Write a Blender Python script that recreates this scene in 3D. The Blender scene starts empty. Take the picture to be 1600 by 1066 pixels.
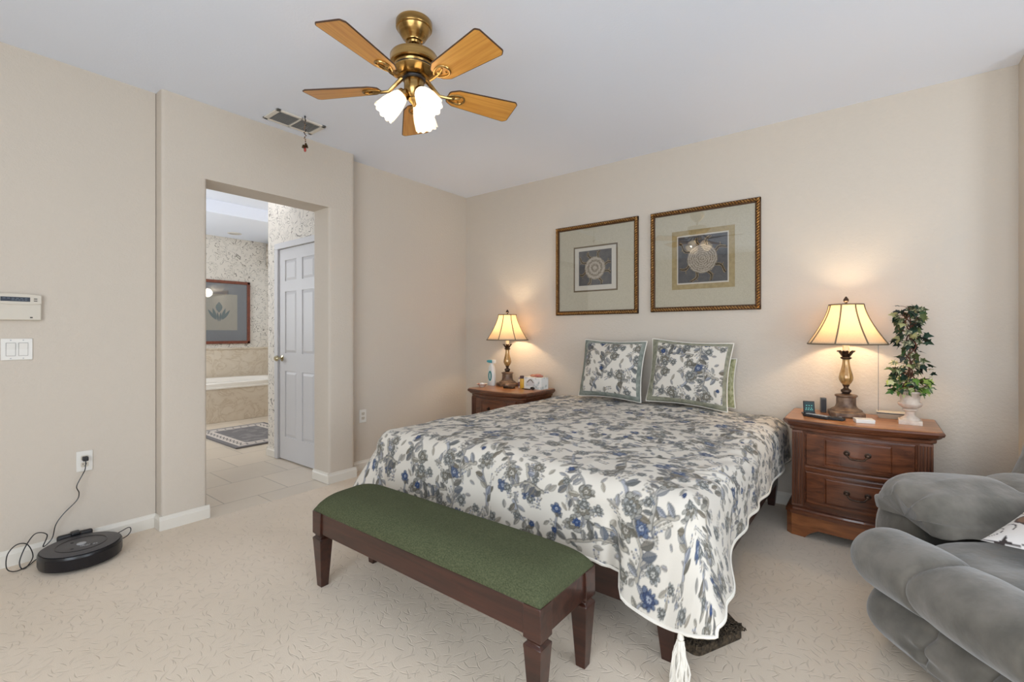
import bpy, bmesh, math, random
import numpy as np
from mathutils import Vector, Matrix, Euler, noise
R = random.Random(7)
PI = math.pi
D = bpy.data
C = bpy.context.scene.collection
scene = bpy.context.scene

# ------------------------------------------------------------------ camera, world, light, exposure
YAW = math.radians(37.78)
cd = D.cameras.new('camera'); cam = D.objects.new('camera', cd); C.objects.link(cam)
cd.sensor_width = 36; cd.lens = 36*729/1600; cd.shift_y = -13/1600; cd.clip_start = .05
cam.location = (0, 0, 1.226); cam.rotation_euler = (PI/2, 0, YAW)
scene.camera = cam
scene.view_settings.view_transform = 'Standard'; scene.view_settings.look = 'None'
scene.view_settings.gamma = 1; scene.view_settings.use_curve_mapping = False
scene.view_settings.exposure = 0.02
w = D.worlds.new('world'); scene.world = w; w.use_nodes = True
w.node_tree.nodes['Background'].inputs[0].default_value = (.78, .88, 1, 1)
w.node_tree.nodes['Background'].inputs[1].default_value = 1.0

def area(name, loc, rot, sx, sy, power, col=(1, 1, 1), spread=180):
    l = D.lights.new(name, 'AREA'); l.shape = 'RECTANGLE'; l.size = sx; l.size_y = sy
    l.energy = power; l.color = col; l.spread = math.radians(spread)
    o = D.objects.new(name, l); C.objects.link(o); o.location = loc; o.rotation_euler = rot
    return o
def point(name, loc, power, col, r=.02, parent=None):
    l = D.lights.new(name, 'POINT'); l.energy = power; l.color = col; l.shadow_soft_size = r
    o = D.objects.new(name, l); C.objects.link(o); o.location = loc; o.parent = parent
    return o
# daylight through the windows behind the camera (faces into the room), then two unseen lights added to brighten the bathroom
area('daylight_back_window', (.3, -1.92, 1.35), (PI/2, 0, 0), 3.2, 2.1, 108, (.84, .92, 1))
area('daylight_right_window', (2.52, 1.1, 1.35), (PI/2, 0, PI/2), 1.7, 1.9, 52, (.80, .89, 1))
area('bath_fill_light', (-6.6, .38, 1.75), (PI/2, 0, 0), 1.3, 1.1, 42, (.9, .95, 1))  # added fill at the unseen left wall, brightens the bathroom
area('tray_fill_light', (-4.25, 2.2, 2.82), (0, math.radians(90), 0), .13, 1.8, 15, (.98, .98, 1))  # added sideways strip hidden in the tray, brightens its far step

# ------------------------------------------------------------------ materials
def S(c):                                    # sRGB 0-255 -> linear
    return tuple((x/255/12.92 if x/255 <= .04045 else ((x/255+.055)/1.055)**2.4) for x in c) + (1,)
class NT:
    def __init__(s, m): s.t = m.node_tree; s.n = s.t.nodes
    def new(s, kind, ins=None, **kw):
        nd = s.n.new(kind)
        for k, v in kw.items(): setattr(nd, k, v)
        for k, v in (ins or {}).items():
            if isinstance(v, bpy.types.NodeSocket): s.t.links.new(v, nd.inputs[k])
            else: nd.inputs[k].default_value = v
        return nd
    def math(s, op, a, b=0.0, c=None):
        i = {0: a, 1: b}
        if c is not None: i[2] = c
        return s.new('ShaderNodeMath', i, operation=op).outputs[0]
    def mix(s, f, a, b):
        nd = s.n.new('ShaderNodeMix'); nd.data_type = 'RGBA'
        for k, v in ((0, f), (6, a), (7, b)):
            if isinstance(v, bpy.types.NodeSocket): s.t.links.new(v, nd.inputs[k])
            else: nd.inputs[k].default_value = v
        return nd.outputs[2]
    def obj(s): return s.new('ShaderNodeTexCoord').outputs['Object']
    def noise(s, vec, scale, detail=3, rough=.5, dist=0):
        return s.new('ShaderNodeTexNoise', {'Vector': vec, 'Scale': scale, 'Detail': detail, 'Roughness': rough, 'Distortion': dist}).outputs[0]
    def mapping(s, vec, sc=(1, 1, 1), rot=(0, 0, 0), loc=(0, 0, 0)):
        return s.new('ShaderNodeMapping', {'Vector': vec, 'Scale': sc, 'Rotation': rot, 'Location': loc}).outputs[0]
    def ramp(s, f, stops):
        r = s.n.new('ShaderNodeValToRGB'); s.t.links.new(f, r.inputs[0])
        e = r.color_ramp.elements
        while len(e) < len(stops): e.new(.5)
        for k, (p, c) in enumerate(stops):
            e[k].position = p; e[k].color = c if len(c) == 4 else c+(1,)
        return r.outputs[0]
    def bump(s, h, st, dist=.01):
        return s.new('ShaderNodeBump', {'Height': h, 'Strength': st, 'Distance': dist}).outputs[0]
def mat(name, col=(200, 200, 200), rough=.5, metal=0, spec=.5, sheen=0, coat=0):
    m = D.materials.new(name); m.use_nodes = True
    p = m.node_tree.nodes['Principled BSDF']
    p.inputs['Base Color'].default_value = S(col); p.inputs['Roughness'].default_value = rough
    p.inputs['Metallic'].default_value = metal; p.inputs['Specular IOR Level'].default_value = spec
    p.inputs['Sheen Weight'].default_value = sheen; p.inputs['Coat Weight'].default_value = coat
    return m, NT(m), p
def link(n, a, b): n.t.links.new(a, b)
def noisy(name, a, b, scale, rough=.5, metal=0, sc=(1, 1, 1), bump=0, bscale=None, spec=.5, sheen=0, coat=0, lo=.35, hi=.65, detail=4):
    m, n, p = mat(name, a, rough, metal, spec, sheen, coat)
    v = n.mapping(n.obj(), sc)
    f = n.noise(v, scale, detail)
    link(n, n.ramp(f, [(lo, S(a)), (hi, S(b))]), p.inputs['Base Color'])
    if bump:
        link(n, n.bump(n.noise(v, bscale or scale, 3), bump), p.inputs['Normal'])
    return m

def m_wall():
    m, n, p = mat('wall_paint', (206, 195, 181), .75, spec=.3)
    v = n.obj()
    h = n.math('ADD', n.noise(v, 55, 2, .55), n.math('MULTIPLY', n.noise(v, 140, 2), .4))
    link(n, n.bump(h, .5, .004), p.inputs['Normal'])
    return m
def m_ceiling():
    m, n, p = mat('ceiling_paint', (234, 239, 249), .85, spec=.2)
    link(n, n.bump(n.noise(n.obj(), 90, 3), .25, .003), p.inputs['Normal'])
    return m
def m_carpet():
    m, n, p = mat('carpet_pile', (205, 190, 168), .95, spec=.15, sheen=.2)
    v = n.obj()
    def strokes(scale, off, L, W):
        vv = n.mapping(v, (1, 1, 0), (0, 0, off), (off, off*2, 0))
        vo = n.new('ShaderNodeTexVoronoi', {'Vector': vv, 'Scale': scale, 'Randomness': 1.0}, voronoi_dimensions='3D')
        d = n.new('ShaderNodeVectorMath', {0: vv, 1: vo.outputs['Position']}, operation='SUBTRACT').outputs[0]
        ang = n.math('MULTIPLY', n.new('ShaderNodeSeparateColor', {0: vo.outputs['Color']}).outputs[0], 6.283)
        ro = n.new('ShaderNodeVectorRotate', {'Vector': d, 'Angle': ang}, rotation_type='Z_AXIS').outputs[0]
        q = n.new('ShaderNodeSeparateXYZ', {0: ro})
        x2 = n.math('MULTIPLY', q.outputs[0], 1/L); 
        bend = n.math('MULTIPLY', n.math('MULTIPLY', q.outputs[0], q.outputs[0]), 7.0)
        y2 = n.math('MULTIPLY', n.math('SUBTRACT', q.outputs[1], bend), 1/W)
        r2 = n.math('ADD', n.math('MULTIPLY', x2, x2), n.math('MULTIPLY', y2, y2))
        return n.new('ShaderNodeMapRange', {0: r2, 1: 0.0, 2: 1.0, 3: 1.0, 4: 0.0}).outputs[0]
    s = n.math('MAXIMUM', strokes(14, .3, .030, .0032), n.math('MAXIMUM', strokes(17, 1.7, .026, .003), strokes(12, 4.1, .026, .0028)))
    f = n.noise(v, 260, 3)
    h = n.math('SUBTRACT', n.math('MULTIPLY', f, .35), s)
    link(n, n.bump(h, .5, .004), p.inputs['Normal'])
    base = n.ramp(n.noise(v, 1.2, 3), [(.3, S((216, 200, 179))), (.7, S((226, 210, 190)))])
    link(n, n.mix(n.math('MULTIPLY', s, .15), base, S((150, 134, 114))), p.inputs['Base Color'])
    return m
def m_wallpaper():
    m, n, p = mat('scroll_wallpaper', (222, 212, 196), .7, spec=.3)
    v = n.obj()
    a = n.noise(v, 8.5, 1.0, .5, 1.2)
    fr = n.math('FRACT', n.math('MULTIPLY', a, 7))
    l1 = n.math('LESS_THAN', n.math('ABSOLUTE', n.math('SUBTRACT', fr, .5)), .085)
    brk = n.math('GREATER_THAN', n.noise(n.mapping(v, loc=(3, 3, 3)), 14, 1), .43)
    l = n.math('MULTIPLY', l1, brk)
    link(n, n.mix(l, S((224, 217, 206)), S((150, 144, 134))), p.inputs['Base Color'])
    return m
def m_tile():
    m, n, p = mat('travertine_tile', (222, 208, 188), .28, spec=.5)
    v = n.mapping(n.obj(), rot=(0, 0, PI/2))
    br = n.new('ShaderNodeTexBrick', {'Vector': v, 'Color1': S((218, 203, 183)), 'Color2': S((208, 194, 175)), 'Mortar': S((160, 146, 128)),
        'Scale': 1.0, 'Mortar Size': .004, 'Brick Width': .46, 'Row Height': .46, 'Mortar Smooth': .1}, offset=.5)
    f = n.noise(n.obj(), 5, 5, .6, .8)
    link(n, n.mix(n.math('MULTIPLY', f, .35), br.outputs[0], S((233, 222, 206))), p.inputs['Base Color'])
    link(n, n.bump(br.outputs[1], -.4, .003), p.inputs['Normal'])
    return m
def m_marble():
    m, n, p = mat('cultured_marble', (208, 192, 168), .3)
    f = n.noise(n.mapping(n.obj(), (1, 1, 1)), 3.5, 6, .6, 1.6)
    link(n, n.ramp(f, [(.38, S((216, 203, 184))), (.5, S((211, 197, 177))), (.53, S((198, 181, 158))), (.57, S((215, 202, 183)))]), p.inputs['Base Color'])
    return m
def m_wood(name, dark, light, sc=(1, 14, 14), scale=2.2, rough=.38, coat=.2, lo=.3, hi=.7):
    m, n, p = mat(name, light, rough, coat=coat)
    f = n.noise(n.mapping(n.obj(), sc), scale, 6, .6, .7)
    link(n, n.ramp(f, [(lo, S(dark)), (hi, S(light))]), p.inputs['Base Color'])
    link(n, n.bump(f, .08, .002), p.inputs['Normal'])
    return m
def m_vcol(name, rough=.85, sheen=.1, bump=.25, bscale=180):
    m, n, p = mat(name, (220, 214, 200), rough, sheen=sheen, spec=.2)
    a = n.new('ShaderNodeAttribute', attribute_name='print')
    link(n, a.outputs['Color'], p.inputs['Base Color'])
    if bump: link(n, n.bump(n.noise(n.obj(), bscale, 2), bump, .002), p.inputs['Normal'])
    return m
def m_emit(name, col, st):
    m = D.materials.new(name); m.use_nodes = True; n = NT(m); n.n.clear()
    e = n.new('ShaderNodeEmission', {0: S(col), 1: st}); o = n.new('ShaderNodeOutputMaterial', {0: e.outputs[0]})
    return m
def m_translucent(name, col, tr=.7, rough=.5, tcol=None, grain=0):
    m = D.materials.new(name); m.use_nodes = True; n = NT(m); n.n.clear()
    c = S(col)
    if grain: c = n.ramp(n.noise(n.obj(), grain, 3), [(.3, S(tuple(x*.9 for x in col))), (.7, S(col))])
    d = n.new('ShaderNodeBsdfPrincipled', {'Base Color': c, 'Roughness': rough})
    t = n.new('ShaderNodeBsdfTranslucent', {0: S(tcol) if tcol else c})
    x = n.new('ShaderNodeMixShader', {0: tr, 1: d.outputs[0], 2: t.outputs[0]})
    n.new('ShaderNodeOutputMaterial', {0: x.outputs[0]})
    return m
def m_glasspane():
    m = D.materials.new('picture_glass'); m.use_nodes = True; n = NT(m); n.n.clear()
    t = n.new('ShaderNodeBsdfTransparent'); g = n.new('ShaderNodeBsdfGlossy', {'Roughness': 0.0})
    f = n.new('ShaderNodeFresnel', {0: 1.5})
    x = n.new('ShaderNodeMixShader', {0: n.math('MULTIPLY', f.outputs[0], 1.6), 1: t.outputs[0], 2: g.outputs[0]})
    n.new('ShaderNodeOutputMaterial', {0: x.outputs[0]})
    return m
def m_medallion(name, r1, cx=0, cz=0, ringf=60):
    m, n, p = mat(name, (92, 92, 96), .7)
    q = n.new('ShaderNodeSeparateXYZ', {0: n.obj()})
    x, z = q.outputs[0], n.math('SUBTRACT', q.outputs[2], cz)
    r = n.math('SQRT', n.math('ADD', n.math('MULTIPLY', x, x), n.math('MULTIPLY', z, z)))
    th = n.math('ARCTAN2', z, x)
    rr = n.math('ADD', r, n.math('MULTIPLY', n.math('SINE', n.math('MULTIPLY', th, 12)), .0022))
    ring = n.math('SINE', n.math('MULTIPLY', rr, ringf*2*PI/1.0))
    nz = n.noise(n.obj(), 90, 3)
    g = n.math('ADD', n.math('MULTIPLY', ring, .17), nz)
    medal = n.ramp(g, [(.25, S((122, 108, 92))), (.5, S((178, 164, 145))), (.75, S((205, 193, 176)))])
    bg = n.ramp(n.noise(n.obj(), 30, 3), [(.3, S((78, 80, 84))), (.7, S((100, 98, 98)))])
    ins = n.math('LESS_THAN', n.math('ADD', r, n.math('MULTIPLY', n.math('SINE', n.math('MULTIPLY', th, 9)), .0015)), r1)
    link(n, n.mix(ins, bg, medal), p.inputs['Base Color'])
    return m

M = {}
M['wall'] = m_wall(); M['ceiling'] = m_ceiling(); M['carpet'] = m_carpet(); M['paper'] = m_wallpaper()
M['tile'] = m_tile(); M['marble'] = m_marble()
M['trim'] = mat('trim_paint', (225, 219, 208), .4)[0]
M['doorwhite'] = mat('door_paint', (205, 203, 203), .45)[0]
M['plastic'] = mat('white_plastic', (226, 222, 214), .35)[0]
M['plastic2'] = mat('ivory_plastic', (205, 196, 180), .4)[0]
M['slot'] = mat('dark_slot', (60, 56, 52), .6)[0]
M['bench'] = m_wood('espresso_wood', (38, 19, 13), (72, 39, 28), rough=.3)
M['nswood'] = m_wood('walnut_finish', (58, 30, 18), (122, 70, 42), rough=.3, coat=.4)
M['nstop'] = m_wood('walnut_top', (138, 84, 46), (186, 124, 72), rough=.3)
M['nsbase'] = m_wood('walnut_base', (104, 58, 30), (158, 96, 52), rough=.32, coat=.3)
M['nsdark'] = m_wood('walnut_shadow', (48, 25, 15), (92, 50, 30), rough=.5)
M['nsflute'] = m_wood('walnut_fluted', (66, 36, 23), (128, 80, 54), sc=(14, 14, 1), rough=.4)
M['bedwood'] = m_wood('bed_wood', (38, 20, 14), (66, 36, 26))
M['green'] = noisy('green_weave', (66, 71, 49), (88, 92, 67), 150, .85, sc=(1, 2.4, 1), bump=.3, bscale=220, spec=.15)
M['brass'] = noisy('antique_brass', (138, 108, 62), (192, 158, 100), 4, .24, 1, sc=(1, 1, 9))
M['brassdark'] = mat('dark_brass', (92, 74, 48), .35, 1)[0]
M['bronze'] = noisy('aged_bronze', (50, 38, 30), (88, 68, 54), 30, .45, .7)
M['blade'] = m_wood('oak_blade', (196, 128, 48), (236, 178, 88), sc=(1, 22, 22), scale=1.6, rough=.4)
M['bladeedge'] = mat('blade_edge', (70, 44, 24), .5)[0]
M['opal'] = m_translucent('opal_glass', (255, 250, 240), .55, .25)
M['shade'] = m_translucent('lamp_linen', (226, 212, 188), .45, .8, (255, 236, 204), grain=160)
M['shadetrim'] = mat('shade_trim', (122, 106, 84), .8)[0]
M['bulb'] = m_emit('warm_bulb', (255, 226, 178), 8)
M['fanbulb'] = m_emit('fan_bulb', (255, 244, 222), 8)
M['candle'] = mat('candle_sleeve', (240, 228, 200), .5)[0]
M['amber'] = noisy('amber_vase', (150, 112, 62), (196, 160, 104), 9, .2, .35, sc=(6, 6, 1), coat=.6)
M['lampbase'] = noisy('bronzed_resin', (86, 64, 50), (142, 116, 94), 18, .45, .3)
M['goldframe'] = noisy('gold_rope', (142, 98, 50), (196, 152, 92), 60, .38, .65)
M['golddark'] = mat('gold_recess', (82, 54, 26), .5, .4)[0]
M['matboard'] = noisy('linen_matboard', (206, 196, 172), (218, 208, 186), 140, .9)
M['matgold'] = noisy('gold_matboard', (176, 154, 108), (190, 168, 122), 40, .8)
M['matwhite'] = mat('white_matboard', (228, 220, 206), .85)[0]
M['pane'] = m_glasspane()
M['rope'] = noisy('rope_print', (120, 96, 62), (196, 172, 128), 120, .7)
M['ropedark'] = mat('rope_shadow_line', (40, 34, 30), .8)[0]
M['sofa'] = noisy('grey_microsuede', (92, 88, 80), (120, 114, 105), 9, .95, spec=.15, sheen=.45, bump=.55, bscale=14, detail=6)
M['black'] = mat('black_plastic', (26, 25, 27), .3)[0]
M['blackmatte'] = mat('black_matte', (38, 37, 39), .55)[0]
M['charcoal'] = mat('charcoal_plate', (66, 65, 68), .35)[0]
M['lightgrey'] = mat('light_grey_print', (175, 176, 178), .5)[0]
M['urn'] = noisy('stone_urn', (196, 178, 162), (222, 206, 190), 25, .85, bump=.3, bscale=70)
M['leaf'] = m_vcol('ivy_leaf', .5, 0, 0)
M['stem'] = mat('ivy_stem', (92, 56, 40), .7)[0]
M['soil'] = mat('moss', (60, 52, 34), .9)[0]
M['floral'] = m_vcol('floral_cotton')
M['sage'] = noisy('sage_border', (124, 124, 106), (160, 158, 138), 26, .9, bump=.2, bscale=120)
M['teal_border'] = noisy('teal_sage_border', (116, 122, 114), (148, 152, 142), 26, .9, bump=.2, bscale=120)
M['cord'] = mat('white_cording', (232, 226, 214), .8)[0]
M['fur'] = noisy('brown_shag', (48, 40, 30), (92, 78, 60), 60, .95, bump=.9, bscale=90)
M['greenp'] = noisy('green_cotton', (132, 136, 94), (186, 184, 148), 40, .9)

# ------------------------------------------------------------------ mesh helpers
class MB:
    def __init__(s): s.v = []; s.f = []; s.c = None
    def add(s, vs, fs):
        b = len(s.v); s.v += [tuple(x) for x in vs]; s.f += [tuple(i+b for i in f) for f in fs]; return s
    def box(s, x0, x1, y0, y1, z0, z1, mx=None):
        vs = [Vector((x, y, z)) for z in (z0, z1) for y in (y0, y1) for x in (x0, x1)]
        if mx: vs = [mx @ q for q in vs]
        return s.add(vs, [(0, 2, 3, 1), (4, 5, 7, 6), (0, 1, 5, 4), (2, 6, 7, 3), (0, 4, 6, 2), (1, 3, 7, 5)])
    def loft(s, rings, cap=True, closed=True):
        n = len(rings[0]); b = len(s.v)
        for r in rings: s.v += [tuple(q) for q in r]
        for i in range(len(rings)-1):
            for j in range(n if closed else n-1):
                k = (j+1) % n
                s.f.append((b+i*n+j, b+i*n+k, b+(i+1)*n+k, b+(i+1)*n+j))
        if cap and closed:
            s.f.append(tuple(b+j for j in reversed(range(n))))
            s.f.append(tuple(b+(len(rings)-1)*n+j for j in range(n)))
        return s
    def lathe(s, prof, n=32, mx=None, cx=0, cy=0, ripple=None, cap=True):
        rings = []
        for (r, z) in prof:
            ring = []
            for k in range(n):
                a = 2*PI*k/n; rr = r*(1 + (ripple(a, z) if ripple else 0))
                q = Vector((cx+rr*math.cos(a), cy+rr*math.sin(a), z)); ring.append(mx @ q if mx else q)
            rings.append(ring)
        return s.loft(rings, cap)
    def tube(s, pts, r, n=8, cap=True):
        pts = [Vector(p) for p in pts]; rings = []; up = None
        for i, p in enumerate(pts):
            t = (pts[min(i+1, len(pts)-1)] - pts[max(i-1, 0)]).normalized()
            if up is None:
                up = Vector((0, 0, 1)) if abs(t.z) < .9 else Vector((1, 0, 0))
            a = (up - t*up.dot(t)).normalized(); b = t.cross(a); up = a
            rr = r[i] if isinstance(r, (list, tuple)) else r
            rings.append([p + a*rr*math.cos(2*PI*k/n) + b*rr*math.sin(2*PI*k/n) for k in range(n)])
        return s.loft(rings, cap)
    def ellipsoid(s, c, rad, mx=None, n=10, m=6, e=1.0):
        c = Vector(c)
        def sg(v, q): return math.copysign(abs(v)**q, v)
        vs = []; fs = []
        for i in range(m+1):
            ph = -PI/2 + PI*i/m
            for j in range(n):
                th = 2*PI*j/n
                q = Vector((rad[0]*sg(math.cos(ph), e)*sg(math.cos(th), e), rad[1]*sg(math.cos(ph), e)*sg(math.sin(th), e), rad[2]*sg(math.sin(ph), e)))
                vs.append(c + (mx @ q if mx else q))
        for i in range(m):
            for j in range(n):
                k = (j+1) % n
                if i == 0: fs.append((j+n, j, k+n) if False else (i*n+j, (i+1)*n+k, (i+1)*n+j))
                elif i == m-1: fs.append((i*n+j, i*n+k, (i+1)*n+j))
                else: fs.append((i*n+j, i*n+k, (i+1)*n+k, (i+1)*n+j))
        return s.add(vs, fs)
    def grid(s, fn, nu, nv, closed_u=False):
        b = len(s.v)
        for j in range(nv+1):
            for i in range(nu+1): s.v.append(tuple(fn(i/nu, j/nv)))
        for j in range(nv):
            for i in range(nu):
                a = b+j*(nu+1)+i; s.f.append((a, a+1, a+nu+2, a+nu+1))
        return s
    def build(s, name, m, parent=None, smooth=True, angle=38, bevel=0, seg=2, sub=0, weld=False):
        me = D.meshes.new(name); me.from_pydata(s.v, [], s.f)
        bm = bmesh.new(); bm.from_mesh(me)
        if weld: bmesh.ops.remove_doubles(bm, verts=bm.verts, dist=1e-5)
        if smooth:
            ca = math.radians(angle)
            for f in bm.faces: f.smooth = True
            for e in bm.edges:
                e.smooth = not (len(e.link_faces) == 2 and e.calc_face_angle(0) > ca) and len(e.link_faces) < 3
        bm.to_mesh(me); bm.free()
        me.materials.append(m)
        o = D.objects.new(name, me); C.objects.link(o); o.parent = parent
        if bevel:
            b = o.modifiers.new('bevel', 'BEVEL'); b.width = bevel; b.segments = seg; b.limit_method = 'ANGLE'; b.angle_limit = math.radians(40)
            b.harden_normals = False
        if sub:
            q = o.modifiers.new('sub', 'SUBSURF'); q.levels = q.render_levels = sub
        return o
def tag(o, label=None, cat=None, group=None, kind=None):
    if label: o['label'] = label
    if cat: o['category'] = cat
    if group: o['group'] = group
    if kind: o['kind'] = kind
    return o
def thing(name, label, cat, loc=(0, 0, 0), rz=0, group=None):
    o = D.objects.new(name, None); C.objects.link(o); o.empty_display_size = .1
    o.location = loc; o.rotation_euler = (0, 0, rz)
    return tag(o, label, cat, group)
def struct(o): o['kind'] = 'structure'; return o
def dup(root, loc, rz, label, group=None):
    r = root.copy(); C.objects.link(r); r.location = loc; r.rotation_euler = (0, 0, rz); r['label'] = label
    if group: r['group'] = group
    def rec(src, dst):
        for ch in list(src.children):
            c = ch.copy(); C.objects.link(c); c.parent = dst; rec(ch, c)
    rec(root, r)
    return r
def poly_round(pts, r, seg=5):
    """rounded polygon (2D), r may be list per corner"""
    out = []; n = len(pts)
    for i, p in enumerate(pts):
        rr = r[i] if isinstance(r, (list, tuple)) else r
        p = Vector(p); a = (Vector(pts[i-1])-p); b = (Vector(pts[(i+1) % n])-p)
        if rr <= 0: out.append(tuple(p)); continue
        a = a.normalized(); b = b.normalized()
        half = a.angle(b)/2; t = rr/math.tan(half)
        p0 = p+a*t; p1 = p+b*t
        for k in range(seg+1):
            u = k/seg; q = p0*(1-u)**2 + p*2*u*(1-u) + p1*u*u
            out.append(tuple(q))
    return out
def prism(mb, pts, z0, z1, axis='z', mx=None):
    def mk(z):
        r = []
        for x, y in pts:
            q = {'z': Vector((x, y, z)), 'y': Vector((x, z, y)), 'x': Vector((z, x, y))}[axis]
            r.append(mx @ q if mx else q)
        return r
    return mb.loft([mk(z0), mk(z1)])
def rot(ax, deg): return Matrix.Rotation(math.radians(deg), 4, ax)
def tr(x, y, z): return Matrix.Translation((x, y, z))

# ------------------------------------------------------------------ the room
H = 2.74; XL1 = -3.59; XP = -3.49; XL3 = -3.62; YB = 3.83; XR = .646; XRR = 2.6; YK = -2.0
struct(MB().box(XP+.03, XRR+.1, YK-.1, YB+.1, -.08, 0).box(-3.75, XP+.03, YK-.1, 1.2, -.08, 0).box(-3.75, XP+.03, 2.085, YB+.1, -.08, 0).build('floor', M['carpet'], smooth=False))
struct(MB().box(-3.75, XRR+.1, YK-.1, YB+.1, H, H+.08).build('ceiling', M['ceiling'], smooth=False))
wl = MB().box(-3.725, XL1, YK-.1, .952, 0, H).box(-3.725, XL3, 2.3, YB+.02, 0, H)
XJ = -3.725; rb = .022
prism(wl, poly_round([(XJ, .955), (XP, .955), (XP, 1.205), (XJ, 1.205)], [0, rb, rb, rb]), 0, 2.243)
prism(wl, poly_round([(XJ, 2.08), (XP, 2.08), (XP, 2.33), (XJ, 2.33)], [rb, rb, .05, 0]), 0, 2.243)
prism(wl, poly_round([(XJ, .955), (XP, .955), (XP, 2.33), (XJ, 2.33)], [0, rb, .05, 0]), 2.243, H)
struct(wl.build('wall_left', M['wall'], angle=50))
struct(MB().box(-3.75, XR+.1, YB, YB+.12, 0, H).build('wall_back', M['wall'], smooth=False))
struct(MB().box(XR, XR+.1, 3.62, YB, 0, H).box(XR+.1, XRR, 3.62, 3.72, 0, H)
       .box(XRR, XRR+.12, YK, .2, 0, H).box(XRR, XRR+.12, 2.0, 3.72, 0, H).box(XRR, XRR+.12, .2, 2.0, 0, .4).box(XRR, XRR+.12, .2, 2.0, 2.3, H).build('wall_right', M['wall'], smooth=False))
struct(MB().box(-3.75, -1.3, YK-.12, YK, 0, H).box(1.9, XRR+.12, YK-.12, YK, 0, H).box(-1.3, 1.9, YK-.12, YK, 0, .3).box(-1.3, 1.9, YK-.12, YK, 2.4, H).build('wall_front', M['wall'], smooth=False))
def winframe(name, x0, x1, y0, y1, z0, z1, horiz):
    mb = MB(); t = .05
    if horiz:
        xm = (x0+x1)/2
        mb.box(x0, x0+t, y0, y1, z0, z1).box(x1-t, x1, y0, y1, z0, z1).box(xm-t/2, xm+t/2, y0, y1, z0, z1).box(x0, x1, y0, y1, z0, z0+t).box(x0, x1, y0, y1, z1-t, z1)
    else:
        ym = (y0+y1)/2
        mb.box(x0, x1, y0, y0+t, z0, z1).box(x0, x1, y1-t, y1, z0, z1).box(x0, x1, ym-t/2, ym+t/2, z0, z1).box(x0, x1, y0, y1, z0, z0+t).box(x0, x1, y0, y1, z1-t, z1)
    struct(mb.build(name, M['trim'], smooth=False))
winframe('window_1', -1.3, 1.9, YK-.1, YK-.05, .3, 2.4, True)
winframe('window_2', XRR+.05, XRR+.1, .2, 2.0, .4, 2.3, False)
def bb(mb, x0, y0, x1, y1, nx, ny, h=.085, t=.014):
    """baseboard run from (x0,y0) to (x1,y1), sticking out along (nx,ny)"""
    prof = [(0, 0), (t, 0), (t, h*.72), (t*.55, h*.84), (t*.4, h), (0, h)]
    mb.loft([[Vector((x+nx*a, y+ny*a, z)) for a, z in prof] for x, y in ((x0, y0), (x1, y1))])
b = MB(); bb(b, XL1, YK, XL1, .955, 1, 0); bb(b, XL1, .955, XP, .955, 0, -1); bb(b, XP, .9415, XP, 1.2185, 1, 0); bb(b, XP, 1.205, XJ, 1.205, 0, 1)
bb(b, XJ, 2.08, XP, 2.08, 0, -1); bb(b, XP, 2.0665, XP, 2.33, 1, 0); bb(b, XL3, 2.33, XL3, YB, 1, 0)
struct(b.build('baseboard_left', M['trim'], smooth=False))
b = MB(); bb(b, XL3, YB, XR, YB, 0, -1); struct(b.build('baseboard_back', M['trim'], smooth=False))
b = MB(); bb(b, XR, 3.62, XR, YB, -1, 0); struct(b.build('baseboard_right', M['trim'], smooth=False))

# ------------------------------------------------------------------ bathroom beyond the opening
XF = -8.12; YR = 3.78; YL = .3
struct(MB().box(XF-.1, XP+.03, YL, YR+.1, -.08, -.002).build('floor_bath', M['tile'], smooth=False))
cb = MB()          # tray ceiling
tx0, tx1, ty0, ty1 = -6.56, -4.2, .9, 3.4
cb.box(XF, tx0, YL, YR, H, H+.2).box(tx1, XJ+.1, YL, YR, H, H+.2).box(tx0, tx1, YL, ty0, H, H+.2).box(tx0, tx1, ty1, YR, H, H+.2).box(tx0, tx1, ty0, ty1, H+.16, H+.2)
struct(cb.build('ceiling_bath', M['ceiling'], smooth=False))
struct(MB().box(XF-.1, XF, YL, YR+.1, 0, H).build('wall_bath_far', M['paper'], smooth=False))
wx0, wx1, wz0, wz1 = -8.0, -7.3, 1.15, 2.35
struct(MB().box(XF, wx0, YR, YR+.1, 0, H).box(wx1, -4.7, YR, YR+.1, 0, H).box(wx0, wx1, YR, YR+.1, 0, wz0).box(wx0, wx1, YR, YR+.1, wz1, H).build('wall_bath_right', M['paper'], smooth=False))
winframe('window_3', wx0, wx1, YR+.04, YR+.08, wz0, wz1, True)
struct(MB().box(XF, -7.3, YL-.1, YL, 0, H).box(-5.9, XJ, YL-.1, YL, 0, H).box(-7.3, -5.9, YL-.1, YL, 0, 1.15).box(-7.3, -5.9, YL-.1, YL, 2.35, H).build('wall_bath_left', M['paper'], smooth=False))
winframe('added_window', -7.3, -5.9, YL-.08, YL-.04, 1.15, 2.35, True)  # unseen window, added on this side to go with the bathroom fill
dx0, dx1, dz = -4.58, -3.84, 2.03
struct(MB().box(-4.80, dx0-.02, 2.2, 2.32, 0, H).box(dx0-.02, XJ, 2.2, 2.32, dz+.02, H).box(-4.80, -4.68, 2.32, YR, 0, H).build('wall_bath_closet', M['paper'], smooth=False))
b = MB(); cw = .062
b.box(dx0-cw, dx0, 2.185, 2.2, 0, dz+.004).box(dx0-cw, XJ, 2.185, 2.2, dz+.004, dz+cw).box(dx0-.02, dx0-.003, 2.2, 2.32, 0, dz+.02)
struct(b.build('trim_1', M['doorwhite'], bevel=.004))
b = MB(); bb(b, -4.80, 2.2, dx0-cw, 2.2, 0, -1); bb(b, -4.80, 2.32, -4.80, 2.1865, -1, 0); struct(b.build('baseboard_bath', M['trim'], smooth=False))
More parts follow.
